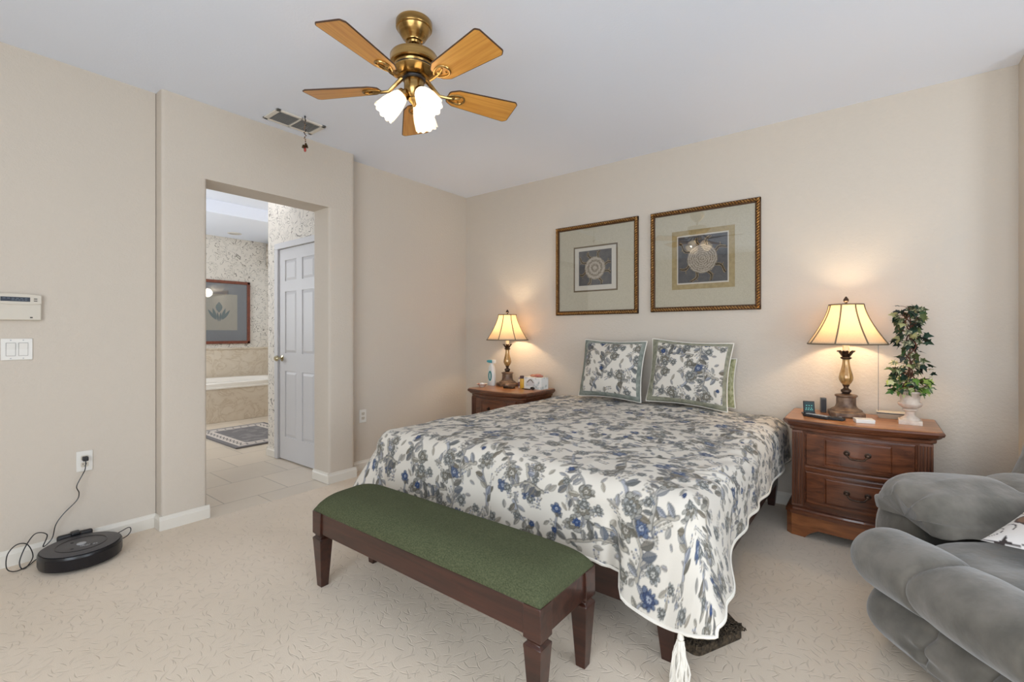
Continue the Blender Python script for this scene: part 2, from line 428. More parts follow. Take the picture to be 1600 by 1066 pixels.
def six_panel_door():
    x0, x1, y0, y1 = dx0+.002, dx1+.02, 2.204, 2.24
    mb = MB(); W_ = x1-x0
    mb.box(x0, x1, y0+.008, y1, .012, dz)
    st = .115
    cols = [(x0+st, x0+W_/2-.05), (x0+W_/2+.05, x1-st)]
    rows = [(.23, .86), (1.03, 1.62), (1.72, 1.92)]
    # stiles and rails in front of the recessed field
    mb.box(x0, x0+st, y0, y0+.009, .012, dz).box(x1-st, x1, y0, y0+.009, .012, dz).box(cols[0][1], cols[1][0], y0, y0+.009, .012, dz)
    zz = [.012, .23, .86, 1.03, 1.62, 1.72, 1.92, dz]
    for k in (0, 2, 4, 6):
        for a, c in cols: mb.box(a, c, y0, y0+.009, zz[k], zz[k+1])
    for a, c in cols:
        for z0, z1 in rows:
            i = .03
            mb.loft([[Vector((a+q, y, z0+q)), Vector((c-q, y, z0+q)), Vector((c-q, y, z1-q)), Vector((a+q, y, z1-q))] for q, y in ((.008, y0+.0079), (i, y0+.001))])
    o = struct(mb.build('door_1', M['doorwhite'], smooth=False))
    k = MB().lathe([(.001, 0), (.03, 0), (.03, .006), (.011, .012), (.011, .035), (.026, .045), (.028, .058), (.02, .07), (.001, .072)], 20, mx=tr(x0+.06, y0, .98) @ rot('X', 90))
    k.build('door_knob', mat('polished_brass', (190, 180, 150), .15, 1)[0], o)
six_panel_door()
# marble wainscot on the far wall, tub
tagged = MB().box(XF, XF+.015, YL, YR, .5, .97).box(XF, XF+.03, YL, YR, .962, .985)
struct(tagged.build('trim_2', M['marble'], smooth=False))
tub = thing('bathtub', 'marble-fronted built-in bathtub with white rim under the flower print', 'bathtub', (-7.58, 2.6, 0))
MB().box(.50, .52, -2.25, 1.16, 0, .47).build('apron', M['marble'], tub, smooth=False)
def oval(rx, ry, z, n=40, e=.7):
    return [Vector((rx*math.copysign(abs(math.cos(2*PI*k/n))**e, math.cos(2*PI*k/n)), -.35+ry*math.copysign(abs(math.sin(2*PI*k/n))**e, math.sin(2*PI*k/n)), z)) for k in range(n)]
rimb = MB().box(-.52, .53, -2.25, 1.16, .455, .475)
rimb.loft([oval(.48, 1.45, .475), oval(.48, 1.45, .52), oval(.46, 1.43, .535), oval(.40, 1.36, .53), oval(.38, 1.32, .5), oval(.3, 1.15, .2), oval(.2, 1.0, .16)], cap=False)
rimb.build('rim', mat('tub_acrylic', (236, 230, 220), .2)[0], tub)
# bath print
def bathprint():
    t = thing('framed_print', 'framed blue-matted flower print with brown frame above the bathtub', 'picture', (XF+.002, 2.92, 1.55))
    # local: x out of wall (+), y along wall, z
    w_, h_ = .50, .50
    fr = MB()
    for a, c, e, f in ((-w_, w_, h_-.045, h_), (-w_, w_, -h_, -h_+.045), (-w_, -w_+.045, -h_, h_), (w_-.045, w_, -h_, h_)): fr.box(.003, .035, a, c, e, f)
    fr.build('frame', m_wood('cherry_frame', (92, 44, 30), (134, 70, 48)), t, smooth=False, bevel=.006)
    MB().box(.001, .012, -w_+.03, w_-.03, -h_+.03, h_-.03).build('mat_board', mat('blue_mat', (168, 178, 192), .8)[0], t, smooth=False)
    MB().box(.012, .014, -.26, .31, -.285, .285).build('sheet', mat('print_paper', (224, 224, 216), .8)[0], t, smooth=False)
    fl = MB(); cy = .045
    for k, (ly, lz, ang, L, W) in enumerate([(0, .02, 0, .17, .048), (-.035, -.10, 16, .20, .022), (.035, -.10, -16, .20, .022), (-.05, -.09, 34, .19, .02), (.05, -.09, -34, .19, .02), (-.01, -.12, 6, .15, .016), (.01, -.12, -6, .15, .016)]):
        mx = tr(.0145+k*.0003, cy+ly, lz-.03) @ rot('X', -ang if False else ang)
        pts = [Vector((0, W*math.sin(PI*u)*sd, L*u)) for sd in (1,) for u in [i/8 for i in range(9)]] + [Vector((0, -W*math.sin(PI*u), L*u)) for u in [i/8 for i in range(7, 0, -1)]]
        fl.add([mx @ p for p in pts], [tuple(range(len(pts)))])
    fl.build('flower_drawing', mat('flower_ink', (132, 158, 168), .8)[0], t, smooth=False)
    MB().box(.018, .020, -w_+.04, w_-.04, -h_+.04, h_-.04).build('glass', M['pane'], t, smooth=False)
bathprint()
# rug
def m_rug():
    m, n, p = mat('bath_rug_pile', (120, 116, 116), .95)
    q = n.new('ShaderNodeSeparateXYZ', {0: n.obj()}); x, y = q.outputs[0], q.outputs[1]
    ax, ay = n.math('ABSOLUTE', x), n.math('ABSOLUTE', y)
    e = n.math('MINIMUM', n.math('SUBTRACT', .62, ax), n.math('SUBTRACT', .42, ay))   # distance to edge
    zig = n.math('MULTIPLY', n.math('PINGPONG', n.math('ADD', x, y), .045), 1.0)
    z2 = n.math('LESS_THAN', n.math('ABSOLUTE', n.math('SUBTRACT', e, n.math('ADD', zig, .085))), .012)
    band = n.math('MULTIPLY', n.math('GREATER_THAN', e, .05), n.math('LESS_THAN', e, .17))
    c = n.mix(band, S((118, 114, 114)), S((206, 196, 186)))
    c = n.mix(n.math('MULTIPLY', band, z2), c, S((112, 108, 106)))
    f = n.noise(n.obj(), 8, 3)
    c = n.mix(n.math('MULTIPLY', n.math('GREATER_THAN', e, .17), n.math('GREATER_THAN', f, .55)), c, S((134, 130, 128)))
    link(n, c, p.inputs['Base Color']); link(n, n.bump(n.noise(n.obj(), 200, 2), .5, .004), p.inputs['Normal'])
    return m
rug = MB(); prism(rug, poly_round([(-.62, -.42), (.62, -.42), (.62, .42), (-.62, .42)], .02), 0, .014)
rg = rug.build('bath_rug', m_rug(), smooth=False); rg.location = (-5.92, 2.52, 0); rg.rotation_euler = (0, 0, 0)
tag(rg, 'grey bath rug with cream zigzag border on the tiles before the tub', 'rug')
# recessed light
rl = thing('recessed_light', 'round recessed ceiling light above the bathtub', 'light', (-7.70, 3.03, H))
MB().lathe([(.075, 0), (.095, 0), (.095, -.006), (.078, -.010), (.075, -.006)], 28, cap=False).build('trim_ring', M['trim'], rl)
MB().lathe([(.001, -.002), (.074, -.002), (.074, -.004), (.001, -.004)], 28).build('lens', mat('light_lens', (200, 196, 188), .4)[0], rl)
# window valance
va = MB()
def vf(u, v):
    x = -8.05 + .95*u + .0*v; drop = .40*(1-.45*math.sin(PI*min(1, max(0, u))))
    return Vector((x, 3.66 + .03*math.sin(u*60)*(1-.4*v), 2.70 - v*drop))
va.grid(vf, 80, 8)
vo = va.build('valance', noisy('valance_print', (206, 196, 180), (120, 108, 92), 22, .9, detail=5))
md = vo.modifiers.new('solid', 'SOLIDIFY'); md.thickness = .006
tag(vo, 'patterned gathered valance at the bathroom window, just its edge showing', 'curtain')
# vanity light on the bathroom side wall (seen only as a reflection in the print)
def scallop_shade(mb, mx, r0=.028, r1=.055, L=.125, n=48):
    def rip(z0):
        return lambda a, z: .035*math.cos(8*a)*max(0, (abs(z)/L))**1.5
    prof = [(r0*.9, 0), (r0, -.004), (r0+.007, -.02), (r1*.86, -.06), (r1*.95, -.09), (r1, -L)]
    rings = []
    for r, z in prof + [(r1-.004, -L), (r1*.9, -.09), (r1*.8, -.055), (r0, -.018), (r0*.8, -.004)]:
        ring = []
        for k in range(n):
            a = 2*PI*k/n; q = abs(z)/L
            rr = r*(1+.05*math.cos(10*a)*q**2); zz = z - (.008*abs(math.cos(5*a)) if q > .95 else 0)
            ring.append(mx @ Vector((rr*math.cos(a), rr*math.sin(a), zz)))
        rings.append(ring)
    mb.loft(rings, cap=False)
vl = thing('vanity_light', 'scalloped glass vanity light reflected in the bathroom print', 'light', (-6.0, YR-.001, 2.0))
MB().box(-.33, .33, -.03, 0, -.04, .04).build('back_plate', M['brass'], vl, bevel=.006)
for k in range(4):
    x = -.24+.16*k
    mb = MB(); scallop_shade(mb, tr(x, -.10, .03) @ rot('X', 180) @ tr(0, 0, 0)); mb.build('glass_shade', M['opal'], vl)
    MB().ellipsoid((x, -.10, .07), (.02, .02, .03)).build('bulb', M['fanbulb'], vl)
    MB().tube([(x, -.03, 0), (x, -.10, 0), (x, -.10, .04)], .008).build('arm', M['brass'], vl)
point('vanity_glow', (-6.0, YR-.25, 2.0), 6, (1, .9, .75), .08)

# ------------------------------------------------------------------ floral print painter (vertex colours)
def make_tile(seed, N=512, size=1.0):
    """draws a toile of branches, blossoms, leaves, berries on a wrapping tile; returns linear RGB array"""
    rng = random.Random(seed); px = size/N
    img = np.empty((N, N, 3), np.float32); img[:] = S((212, 205, 193))[:3]
    def region(cx, cy, rad):
        n = int(rad/px)+2; ix = int(cx/px); iy = int(cy/px)
        xs = np.arange(ix-n, ix+n+1); ys = np.arange(iy-n, iy+n+1)
        X, Y = np.meshgrid(xs*px-cx, ys*px-cy)
        return xs % N, ys % N, X, Y
    def put(reg, mask, col, a=1.0):
        xs, ys, X, Y = reg
        sub = img[np.ix_(ys, xs)]; m = (np.clip(mask, 0, 1)*a)[..., None]
        img[np.ix_(ys, xs)] = sub*(1-m) + (col if isinstance(col, np.ndarray) else np.array(col[:3], np.float32))*m
    def soft(d, w=None): return np.clip(.5 - d/(w or px*1.4), 0, 1)
    G = [(104, 101, 94), (118, 112, 102), (112, 113, 114), (126, 117, 104), (96, 95, 92)]
    LG = [(164, 160, 152), (170, 163, 150), (156, 157, 162)]
    BL = [(52, 80, 126), (66, 94, 142), (84, 98, 126), (62, 74, 104)]
    def leaf(cx, cy, L, W, ang, col, dark):
        reg = region(cx, cy, L*.7); X, Y = reg[2], reg[3]
        c, s_ = math.cos(ang), math.sin(ang); u = (X*c+Y*s_)/L; v = (-X*s_+Y*c)
        prof = W*np.clip(1-(2*np.abs(u))**1.8, 0, 1)**.8
        d = np.abs(v)-prof
        m = soft(d)*(np.abs(u) < .5)
        put(reg, m, S(col), .92); 
        put(reg, m*(v > 0), S(dark), .45)
        put(reg, m*soft(np.abs(np.sin((u*8+v/W*.5)*PI))-.25, .3), S(dark), .35)
        put(reg, soft(np.abs(d)-px*.7)*(np.abs(u) < .52), S(dark), .8)
        put(reg, soft(np.abs(v)-px*.45)*(np.abs(u) < .48), S(dark), .9)
    def stroke(pts, r0, r1, col, dark=None):
        n = len(pts)
        for i, (x, y) in enumerate(pts):
            r = r0+(r1-r0)*i/n; reg = region(x % size, y % size, r+3*px); d = np.hypot(reg[2], reg[3])-r
            if dark: put(reg, soft(d-px), S(dark), .55)
        for i, (x, y) in enumerate(pts):
            r = r0+(r1-r0)*i/n; reg = region(x % size, y % size, r+3*px); d = np.hypot(reg[2]+r*.2, reg[3]-r*.2)-r*.75
            put(reg, soft(d), S(col), .9)
    def curve(x, y, ang, L, curl, wig=0):
        pts = []; st = px*1.2; n = int(L/st)
        for i in range(n):
            pts.append((x, y)); a = ang+curl*i/n+wig*math.sin(i/n*9)
            x += math.cos(a)*st; y += math.sin(a)*st
        return pts
    def flower(cx, cy, r, cols, dark, k=None):
        k = k or rng.choice([5, 6, 7, 8]); a0 = rng.random()*6
        reg = region(cx, cy, r*1.3); X, Y = reg[2], reg[3]; rr = np.hypot(X, Y); th = np.arctan2(Y, X)
        for layer, (q, off) in enumerate(((1.0, 0), (.68, .5), (.36, .2))):
            lobe = r*q*(.56+.40*np.abs(np.cos((th+a0+off+.18*np.sin(th*2+a0))*k/2))**.7 + .12*np.sin(th+a0*2) + .08*np.sin(th*3+a0))
            d = rr-lobe; m = soft(d)
            put(reg, m, S(cols[layer % len(cols)]), .95)
            put(reg, m*soft(np.abs(np.sin((th+a0+off)*k*1.5))-.25, .35)*(rr > r*q*.3), S(dark), .5)
            put(reg, soft(np.abs(d)-px*.8), S(tuple(c*.8 for c in dark)), .9)
        put(reg, soft(rr-r*.12), S(dark), .9)
    def sprig(x, y, ang, L):
        pts = curve(x, y, ang, L, rng.uniform(-1, 1)); stroke(pts, px*.7, px*.5, (110, 108, 100))
        for i in range(0, len(pts), max(4, int(.011/px/1.2))):
            for sd in (-1, 1):
                bx, by = pts[i]; a = ang+sd*1.0; q = .006+rng.random()*.008
                bx += math.cos(a)*q; by += math.sin(a)*q
                reg = region(bx % size, by % size, .008); d = np.hypot(reg[2], reg[3])-rng.uniform(.003, .0052)
                put(reg, soft(d), S(rng.choice(G+BL[2:])), .85)
    # sprigs first
    for gi in range(100): sprig(((gi % 10)+rng.random())*size/10, ((gi//10)+rng.random())*size/10, rng.random()*6.28, rng.uniform(.04, .09))
    for gi in range(169):
        leaf(((gi % 13)+rng.random())*size/13, ((gi//13)+rng.random())*size/13, rng.uniform(.03, .058), rng.uniform(.007, .012), rng.random()*6.28, rng.choice(LG), rng.choice(G))
    for gi in range(30):                                    # branches with leaves and flowers
        x, y, a = ((gi % 6)+rng.random())*size/6, ((gi//6)+rng.random())*size/5, rng.random()*6.28; L = rng.uniform(.16, .28)
        pts = curve(x, y, a, L, rng.uniform(-2.2, 2.2), .3)
        stroke(pts, .0085, .0025, rng.choice(LG), rng.choice(G))
        for i in range(6, len(pts), 14):
            bx, by = pts[i]; sd = rng.choice((-1, 1)); aa = a+sd*rng.uniform(.5, 1.5)
            LL = rng.uniform(.035, .065)
            leaf((bx+math.cos(aa)*LL*.5) % size, (by+math.sin(aa)*LL*.5) % size, LL, LL*rng.uniform(.17, .28), aa, rng.choice(G[:4]+LG), rng.choice([(70, 72, 68), (84, 78, 64), (66, 76, 92)]))
        fx, fy = pts[-1]
        if rng.random() < .34: flower(fx % size, fy % size, rng.uniform(.028, .046), [(92, 104, 126), BL[rng.randrange(4)], (170, 176, 186)], (52, 60, 84))
        else: flower(fx % size, fy % size, rng.uniform(.030, .050), [(150, 148, 140), (118, 112, 100), (190, 184, 172)], (78, 76, 70))
    for gi in range(36): flower(((gi % 6)+rng.random())*size/6, ((gi//6)+rng.random())*size/6, rng.uniform(.018, .034), [(150, 152, 150), (108, 108, 104), (196, 194, 186)], (80, 80, 76))
    for _ in range(6): flower(rng.random()*size, rng.random()*size, rng.uniform(.012, .022), [BL[1], BL[0], (130, 146, 176)], (40, 50, 84))
    return img
TILE = make_tile(5)
def sample(tile, U, V, size=1.0):
    N = tile.shape[0]; x = (U/size*N) % N; y = (V/size*N) % N
    x0 = np.floor(x).astype(int); y0 = np.floor(y).astype(int); fx = (x-x0)[..., None]; fy = (y-y0)[..., None]
    x0 %= N; y0 %= N; x1 = (x0+1) % N; y1 = (y0+1) % N
    return tile[y0, x0]*(1-fx)*(1-fy)+tile[y0, x1]*fx*(1-fy)+tile[y1, x0]*(1-fx)*fy+tile[y1, x1]*fx*fy
def npgrid(name, P, col, m, parent=None, mask=None):
    """P (nv,nu,3) -> mesh with point colour attribute 'print'"""
    nv, nu = P.shape[:2]; idx = np.arange(nv*nu).reshape(nv, nu)
    q = np.stack([idx[:-1, :-1], idx[:-1, 1:], idx[1:, 1:], idx[1:, :-1]], -1).reshape(-1, 4)
    if mask is not None: q = q[mask[:-1, :-1].reshape(-1)]
    me = D.meshes.new(name); me.vertices.add(nv*nu); me.vertices.foreach_set('co', P.astype(np.float32).ravel())
    me.loops.add(q.size); me.loops.foreach_set('vertex_index', q.astype(np.int32).ravel())
    me.polygons.add(len(q)); me.polygons.foreach_set('loop_start', np.arange(0, q.size, 4, dtype=np.int32))
    me.polygons.foreach_set('use_smooth', np.ones(len(q), bool))
    me.update(calc_edges=True)
    ca = me.color_attributes.new('print', 'FLOAT_COLOR', 'POINT')
    c4 = np.ones((nv*nu, 4), np.float32); c4[:, :3] = col.reshape(-1, 3); ca.data.foreach_set('color', c4.ravel())
    me.materials.append(m)
    if mask is not None:
        bm = bmesh.new(); bm.from_mesh(me); bmesh.ops.delete(bm, geom=[v for v in bm.verts if not v.link_faces], context='VERTS'); bm.to_mesh(me); bm.free()
    o = D.objects.new(name, me); C.objects.link(o); o.parent = parent
    return o
def vnoise(U, V, seed, f):
    """smooth value noise on arrays"""
    rs = np.random.RandomState(seed); T = rs.rand(64, 64)
    x = U*f; y = V*f; x0 = np.floor(x).astype(int); y0 = np.floor(y).astype(int); fx = x-x0; fy = y-y0
    fx = fx*fx*(3-2*fx); fy = fy*fy*(3-2*fy); a = T[y0 % 64, x0 % 64]; b_ = T[y0 % 64, (x0+1) % 64]; c = T[(y0+1) % 64, x0 % 64]; d = T[(y0+1) % 64, (x0+1) % 64]
    return (a*(1-fx)+b_*fx)*(1-fy)+(c*(1-fx)+d*fx)*fy - .5

# ------------------------------------------------------------------ bed
BX0, BX1, BY0, BY1 = -2.36, -.54, 1.76, 3.80       # mattress plan
bed = thing('bed_frame', 'dark wood bed frame mostly hidden under the floral comforter', 'bed', ((BX0+BX1)/2, (BY0+BY1)/2, 0))
hw, hl = (BX1-BX0)/2, (BY1-BY0)/2
MB().box(-hw, hw, -hl+.0, -hl+.035, .14, .30).build('foot_rail', M['bedwood'], bed, bevel=.004)
for sx in (-1, 1): MB().box(min(sx*hw, sx*(hw-.03)), max(sx*hw, sx*(hw-.03)), -hl+.036, hl, .16, .30).build('side_rail', M['bedwood'], bed, bevel=.004)
MB().box(-hw+.031, hw-.031, -hl+.036, hl, .27, .30).build('slat_deck', M['bedwood'], bed)
for sx in (-1, 1):
    for sy in (-1, 1):
        x = sx*(hw-.035)-(.035 if sx > 0 and sy < 0 else 0); y = sy*(hl-.035) + (-.045 if sy < 0 else 0)
        MB().loft([[Vector((x+a*q, y+c*q, z)) for a, c in ((-1, -1), (1, -1), (1, 1), (-1, 1))] for q, z in ((.02, 0), (.034, .14), (.034, .30))]).build('leg', M['bedwood'], bed, smooth=False)
mt = MB(); mt.box(BX0+.035, BX1-.035, BY0+.04, BY1-.01, .305, .59)
mo = mt.build('mattress', mat('mattress_ticking', (225, 220, 210), .9)[0], bevel=.04, seg=4)
tag(mo, 'white mattress under the floral comforter', 'mattress')

def comforter():
    ZT = .635; ox_max, oy_max = .40, .40; st = .004
    HW = (BX1-BX0)/2
    s = np.arange(-HW-ox_max, HW+ox_max+1e-6, st); t = np.arange(0, 2.06+oy_max+1e-6, st)
    U, V = np.meshgrid(s, t)
    Xc = (BX0+BX1)/2; head = BY1+.012
    Lx, Ly = HW-.05, 2.04-.05                    # flat part ends, then roll-over
    sx = np.sign(U); ox = np.maximum(np.abs(U)-Lx, 0); oy = np.maximum(V-Ly, 0)
    r0 = np.hypot(ox, oy); th = np.arctan2(oy, ox)   # 0 = side, pi/2 = foot
    ccorner = (ox > 0)*(oy > 0)
    om = .45; rsq = om/np.maximum(np.maximum(np.cos(th), np.sin(th)), .5)
    right = sx > 0
    # hanging length: grows towards the loose foot corners, tip stays rounded
    dcs = np.where(oy > 0, np.maximum(Lx-np.abs(U), 0), np.maximum(Ly-V, 0))       # distance from the corner along the edge
    full = np.where(oy > 0, np.where(right, .385, .44), np.where(right, .36, .40)) + np.where(oy > 0, np.where(right, .105/(1+np.exp(-(.215-dcs)/.020)), .03*np.exp(-(dcs/.24)**2)), np.where(right, .06, .03)*np.exp(-(dcs/.26)**2))
    a0 = np.where(right, .36+.06, .40+.03); a1 = np.where(right, .385+.105, .44+.03)
    fc = a0 + (a1-a0)*np.sin(th)**2 + np.where(right, .006, .045)*np.sin(2*th)**2
    rmax = np.where(ccorner, fc, full)
    r = r0/np.where(ccorner, rsq, om)*rmax
    Rr = .115; q = np.minimum(r/Rr, PI/2)
    hout = Rr*np.sin(q); down = Rr*(1-np.cos(q)); rest = np.maximum(r-Rr*PI/2, 0)
    k = np.clip(rest/.3, 0, 1.4)
    s2 = np.where(ccorner, np.sin(2*th)**2, 0)
    near_c = np.exp(-(dcs/.17)**2)          # the corner lobe swells beyond the corner itself
    lob = np.where(right, .06, .14)
    out = hout + .015*k + np.where(right, .06, .02)*k*np.where(ccorner, 1, near_c) + lob*k*s2
    fold = .014*np.sin(V*17+1.5*np.sin(V*5))*k*(ox > 0)*np.cos(th)**2*(1-s2) + .010*np.sin(U*13+2*np.sin(U*4))*k*(oy > 0)*np.sin(th)**2*(1-s2)
    fold += .010*np.sin(th*7+r*6)*k*s2
    crease = .085*np.exp(-((np.abs(U)-(Lx-.225))/.026)**2)*k*(oy > 0)*right + .04*np.exp(-((np.abs(U)-(Lx-.04))/.035)**2)*k*(oy > 0)*(1-right)
    out = out + fold - crease
    cx = np.where(r0 > 1e-6, ox/np.maximum(r0, 1e-6), 0); cy = np.where(r0 > 1e-6, oy/np.maximum(r0, 1e-6), 0)
    # tucked close to the mattress where the nightstands stand
    hd = np.clip((2.04-V-1.30)/.25, 0, 1)
    lim = np.where(right, .095, -.005+.0)
    ex = cx*out
    ex = np.where(ox > 0, ex*(1-hd)+np.minimum(ex, lim+.05-.0)*hd, ex)
    X = Xc + np.clip(U, -Lx, Lx) + sx*ex
    Y = head - np.minimum(V, Ly) - cy*out
    crown = .018*np.cos(U/Lx*PI/2*.98)*(np.abs(U) < Lx)
    Z = ZT - down - rest + crown
    top = np.clip(1-r/.15, 0, 1)
    wr = .030*vnoise(U+10, V+10, 3, 2.6)+.016*vnoise(U+10, V+10, 4, 6)+.007*vnoise(U*1.0+10, V*.5+10, 5, 16)
    Z += wr*(.35+.65*top)
    # diagonal wrinkles running over the right side edge
    wq = np.sin((V*1.0+U*.55)*48+4*vnoise(U+5, V+5, 8, 5)*3)
    near = np.exp(-((np.abs(U)-Lx-.05)/.16)**2)*(vnoise(U+3, V+3, 9, 3)+.5)
    Z += .006*wq*near*(U > 0); X += .006*wq*near*sx*(U > 0)
    Z = np.maximum(Z, .03)
    P = np.stack([X, Y, Z], -1)
    col = sample(TILE, U+.13, V*1.0+.31)
    # rows: flip so faces look up
    me = npgrid('comforter', P[:, ::-1], col[:, ::-1], M['floral'])
    sol = me.modifiers.new('solid', 'SOLIDIFY'); sol.thickness = .012; sol.offset = -1; sol.use_rim = True
    tag(me, 'cream floral comforter printed with grey and blue blossoms draped over the bed', 'bedding')
    edge = [Vector(P[j, -1]) for j in range(0, P.shape[0], 6)] + [Vector(P[-1, i]) for i in range(P.shape[1]-1, -1, -6)] + [Vector(P[j, 0]) for j in range(P.shape[0]-1, -1, -6)]
    pm = MB().tube(edge, .0065, 6); o = pm.build('cord_edging', M['cord'], me)
    return me, P
comf, CP = comforter()
tipR = Vector(CP[-1, -int((.45-.14)/.004)])
def tassel(p, parent):
    mb = MB(); x, y, z = p
    L = max(z-.005, .12)
    mb.lathe([(.001, 0), (.007, -.004), (.010, -.018), (.012, -.03), (.009, -.034), (.014, -.045)], 12, mx=tr(x, y, z+.005))
    rr = random.Random(3)
    for k in range(60):
        a = rr.random()*6.28; q = math.sqrt(rr.random())
        pts = []
        for i in range(7):
            u = i/6; rad = (.008+.022*math.sin(min(1, u*1.4)*PI/2)+.006*u)*q
            wv = .003*math.sin(u*9+k)
            pts.append((x+rad*math.cos(a)+wv, y+rad*math.sin(a)+wv, max(.006, z-.03-u*(L-.035)*(.9+.1*rr.random()))))
        mb.tube(pts, .0032, 5)
    mb.build('tassel', M['cord'], parent)
tassel((tipR.x, tipR.y+.004, tipR.z), comf)
# shaggy mat by the bed corner
def shag():
    mb = MB(); rr = random.Random(11)
    pts = poly_round([(-.09, -.10), (.03, -.13), (.16, .14), (.05, .26), (-.12, .22)], .04)
    prism(mb, pts, .0, .035)
    import mathutils
    for k in range(900):
        x = rr.uniform(-.13, .17); y = rr.uniform(-.14, .27)
        if not mathutils.geometry.intersect_point_quad_2d(Vector((x, y)), Vector((-.11, -.12)), Vector((.04, -.14)), Vector((.17, .15)), Vector((-.12, .26))): continue
        a = rr.random()*6.28; l = .014
        z0 = .03
        dx, dy = math.cos(a)*.012, math.sin(a)*.012
        mb.tube([(x, y, z0), (x+dx*.6, y+dy*.6, z0+l), (x+dx*1.6, y+dy*1.6, z0+l*.8)], [.004, .0035, .002], 4)
    o = mb.build('shag_mat', M['fur'], angle=80); o.location = (-.55, 1.93, 0); o.scale = (.85, .85, 1)
    tag(o, 'dark brown shaggy mat on the carpet under the bed corner', 'mat')
shag()

# ------------------------------------------------------------------ pillows
def sham(name, label, w_, h_, loc, rx, rz, ry, seed, bcol):
    t = thing(name, label, 'pillow', loc, 0); t.rotation_euler = (math.radians(rx), math.radians(ry), math.radians(rz))
    T = .10; st = .0028
    xs = np.arange(-w_/2, w_/2+1e-6, st); zs = np.arange(0, h_+1e-6, st); U, V = np.meshgrid(xs, zs)
    u = U/(w_/2); v = (V-h_/2)/(h_/2)
    bul = np.clip(1-np.abs(u)**2.6, 0, 1)**.55*np.clip(1-np.abs(v)**2.6, 0, 1)**.55
    pin = 1-.045*(1-np.abs(u)**2)*0
    Xx = U*(1-.05*(1-np.abs(v))**1.0*0)*(1-.065*np.cos(v*PI/2)*np.abs(u)**2); Zz = h_/2+(V-h_/2)*(1-.075*np.cos(u*PI/2)*np.abs(v)**2)
    wr = .012*vnoise(U+5, V+5, seed, 7)+.006*vnoise(U+5, V+5, seed+1, 18)
    Yy = -T*bul - wr*bul**.5
    P = np.stack([Xx, Yy, Zz], -1)
    inner = (np.abs(U-.012) < w_/2-.042)*(np.abs(V-h_/2-.004) < h_/2-.034)
    col = sample(TILE, U*1.0+.37+seed*.21, V*1.0+.11*seed)
    npgrid('front_panel', P, col, M['floral'], t, inner.astype(bool))
    npgrid('border', P, col, bcol, t, ~inner.astype(bool))
    Pb = np.stack([Xx, T*.75*bul*1.0, Zz], -1)[::4, ::-4]
    if True:
        P2 = np.stack([Xx, T*.75*bul, Zz], -1); ids_x = np.unique(np.r_[0:P2.shape[1]:4, P2.shape[1]-1]); ids_z = np.unique(np.r_[0:P2.shape[0]:4, P2.shape[0]-1])
        P2 = P2[np.ix_(ids_z, ids_x)][:, ::-1]
        npgrid('back_panel', P2, np.ones_like(P2), bcol, t)
    n1, n0 = P.shape[0]-1, P.shape[1]-1
    edge = [P[j, n0] for j in range(0, n1, 5)]+[P[n1, i] for i in range(n0, 0, -5)]+[P[j, 0] for j in range(n1, 0, -5)]+[P[0, i] for i in range(0, n0, 5)]
    edge.append(edge[0])
    MB().tube(edge, .0045, 6).build('piping', M['cord'], t)
    return t
sham('pillow_sham', 'left floral sham with teal-grey border leaning on the back wall', .575, .50, (-1.752, 3.575, .672), -12, -1.5, 1.0, 1, M['teal_border'])
sham('pillow_sham', 'right floral sham with sage border leaning on the back wall, slightly tilted', .60, .50, (-1.125, 3.575, .672), -10, 1.5, 3, 2, M['sage'])
gp = sham('pillow', 'green patterned pillow edge showing behind the right floral sham', .5, .37, (-1.065, 3.775, .665), -3, 0, 1, 3, M['greenp'])
for c in list(gp.children):
    c.scale = (1, .38, 1)
    if c.name.startswith('front_panel'): c.data.materials[0] = M['greenp']

# ------------------------------------------------------------------ bench
def bench():
    x0, x1, y0, y1 = -2.15, -.815, 1.195, 1.555; cx, cy = (x0+x1)/2, (y0+y1)/2
    t = thing('bench', 'dark wood bench with green upholstered seat at the foot of the bed', 'bench', (cx, cy, 0), 0)
    a, b_ = (x1-x0)/2, (y1-y0)/2; L = .068
    ZA = .365
    ap = MB(); ap.box(-a+.006, a-.006, -b_+.008, -b_+.03, .262, ZA-.003).box(-a+.006, a-.006, b_-.03, b_-.008, .262, ZA-.003)
    ap.box(-a+.008, -a+.03, -b_+.03, b_-.03, .262, ZA-.003).box(a-.03, a-.008, -b_+.03, b_-.03, .262, ZA-.003)
    ap.build('apron', M['bench'], t, bevel=.003)
    for sx in (-1, 1):
        for sy in (-1, 1):
            px, py = sx*(a-L/2), sy*(b_-L/2)
            def sq(h, z): return [Vector((px+i*h, py+j*h, z)) for i, j in ((-1, -1), (1, -1), (1, 1), (-1, 1))]
            h = L/2
            MB().loft([sq(.019, 0), sq(h*.97, .222), sq(h, .228), sq(h, .236), sq(h-.009, .243), sq(h-.009, .249), sq(h, .258), sq(h, ZA)]).build('leg', M['bench'], t, bevel=.002)
    cu = MB()
    def cf(u, v):
        U = 2*u-1; V = 2*v-1
        e = (1-abs(U)**14)*1.0; g = (1-abs(V)**3.2)
        z = ZA+.004 + .082*max(0, e)**.35*max(0, g)**.6
        z += .004*noise.noise(Vector((U*3, V*2, 1)))*max(0, e*g)
        return Vector((U*(a-.004), V*(b_-.004), z))
    cu.grid(cf, 110, 44)
    def under(u, v): q = cf(1-u, v); return Vector((q.x, q.y, ZA-.001))
    cu.grid(under, 10, 4)
    # skirt ring
    ring = lambda z, k=1: [Vector((k*x, k*y, z)) for x, y in ((-(a-.004), -(b_-.004)), (a-.004, -(b_-.004)), (a-.004, b_-.004), (-(a-.004), b_-.004))]
    cu.loft([ring(ZA-.001), ring(ZA+.004)], cap=False)
    cu.build('seat_cushion', M['green'], t, angle=60)
    return t
bench()

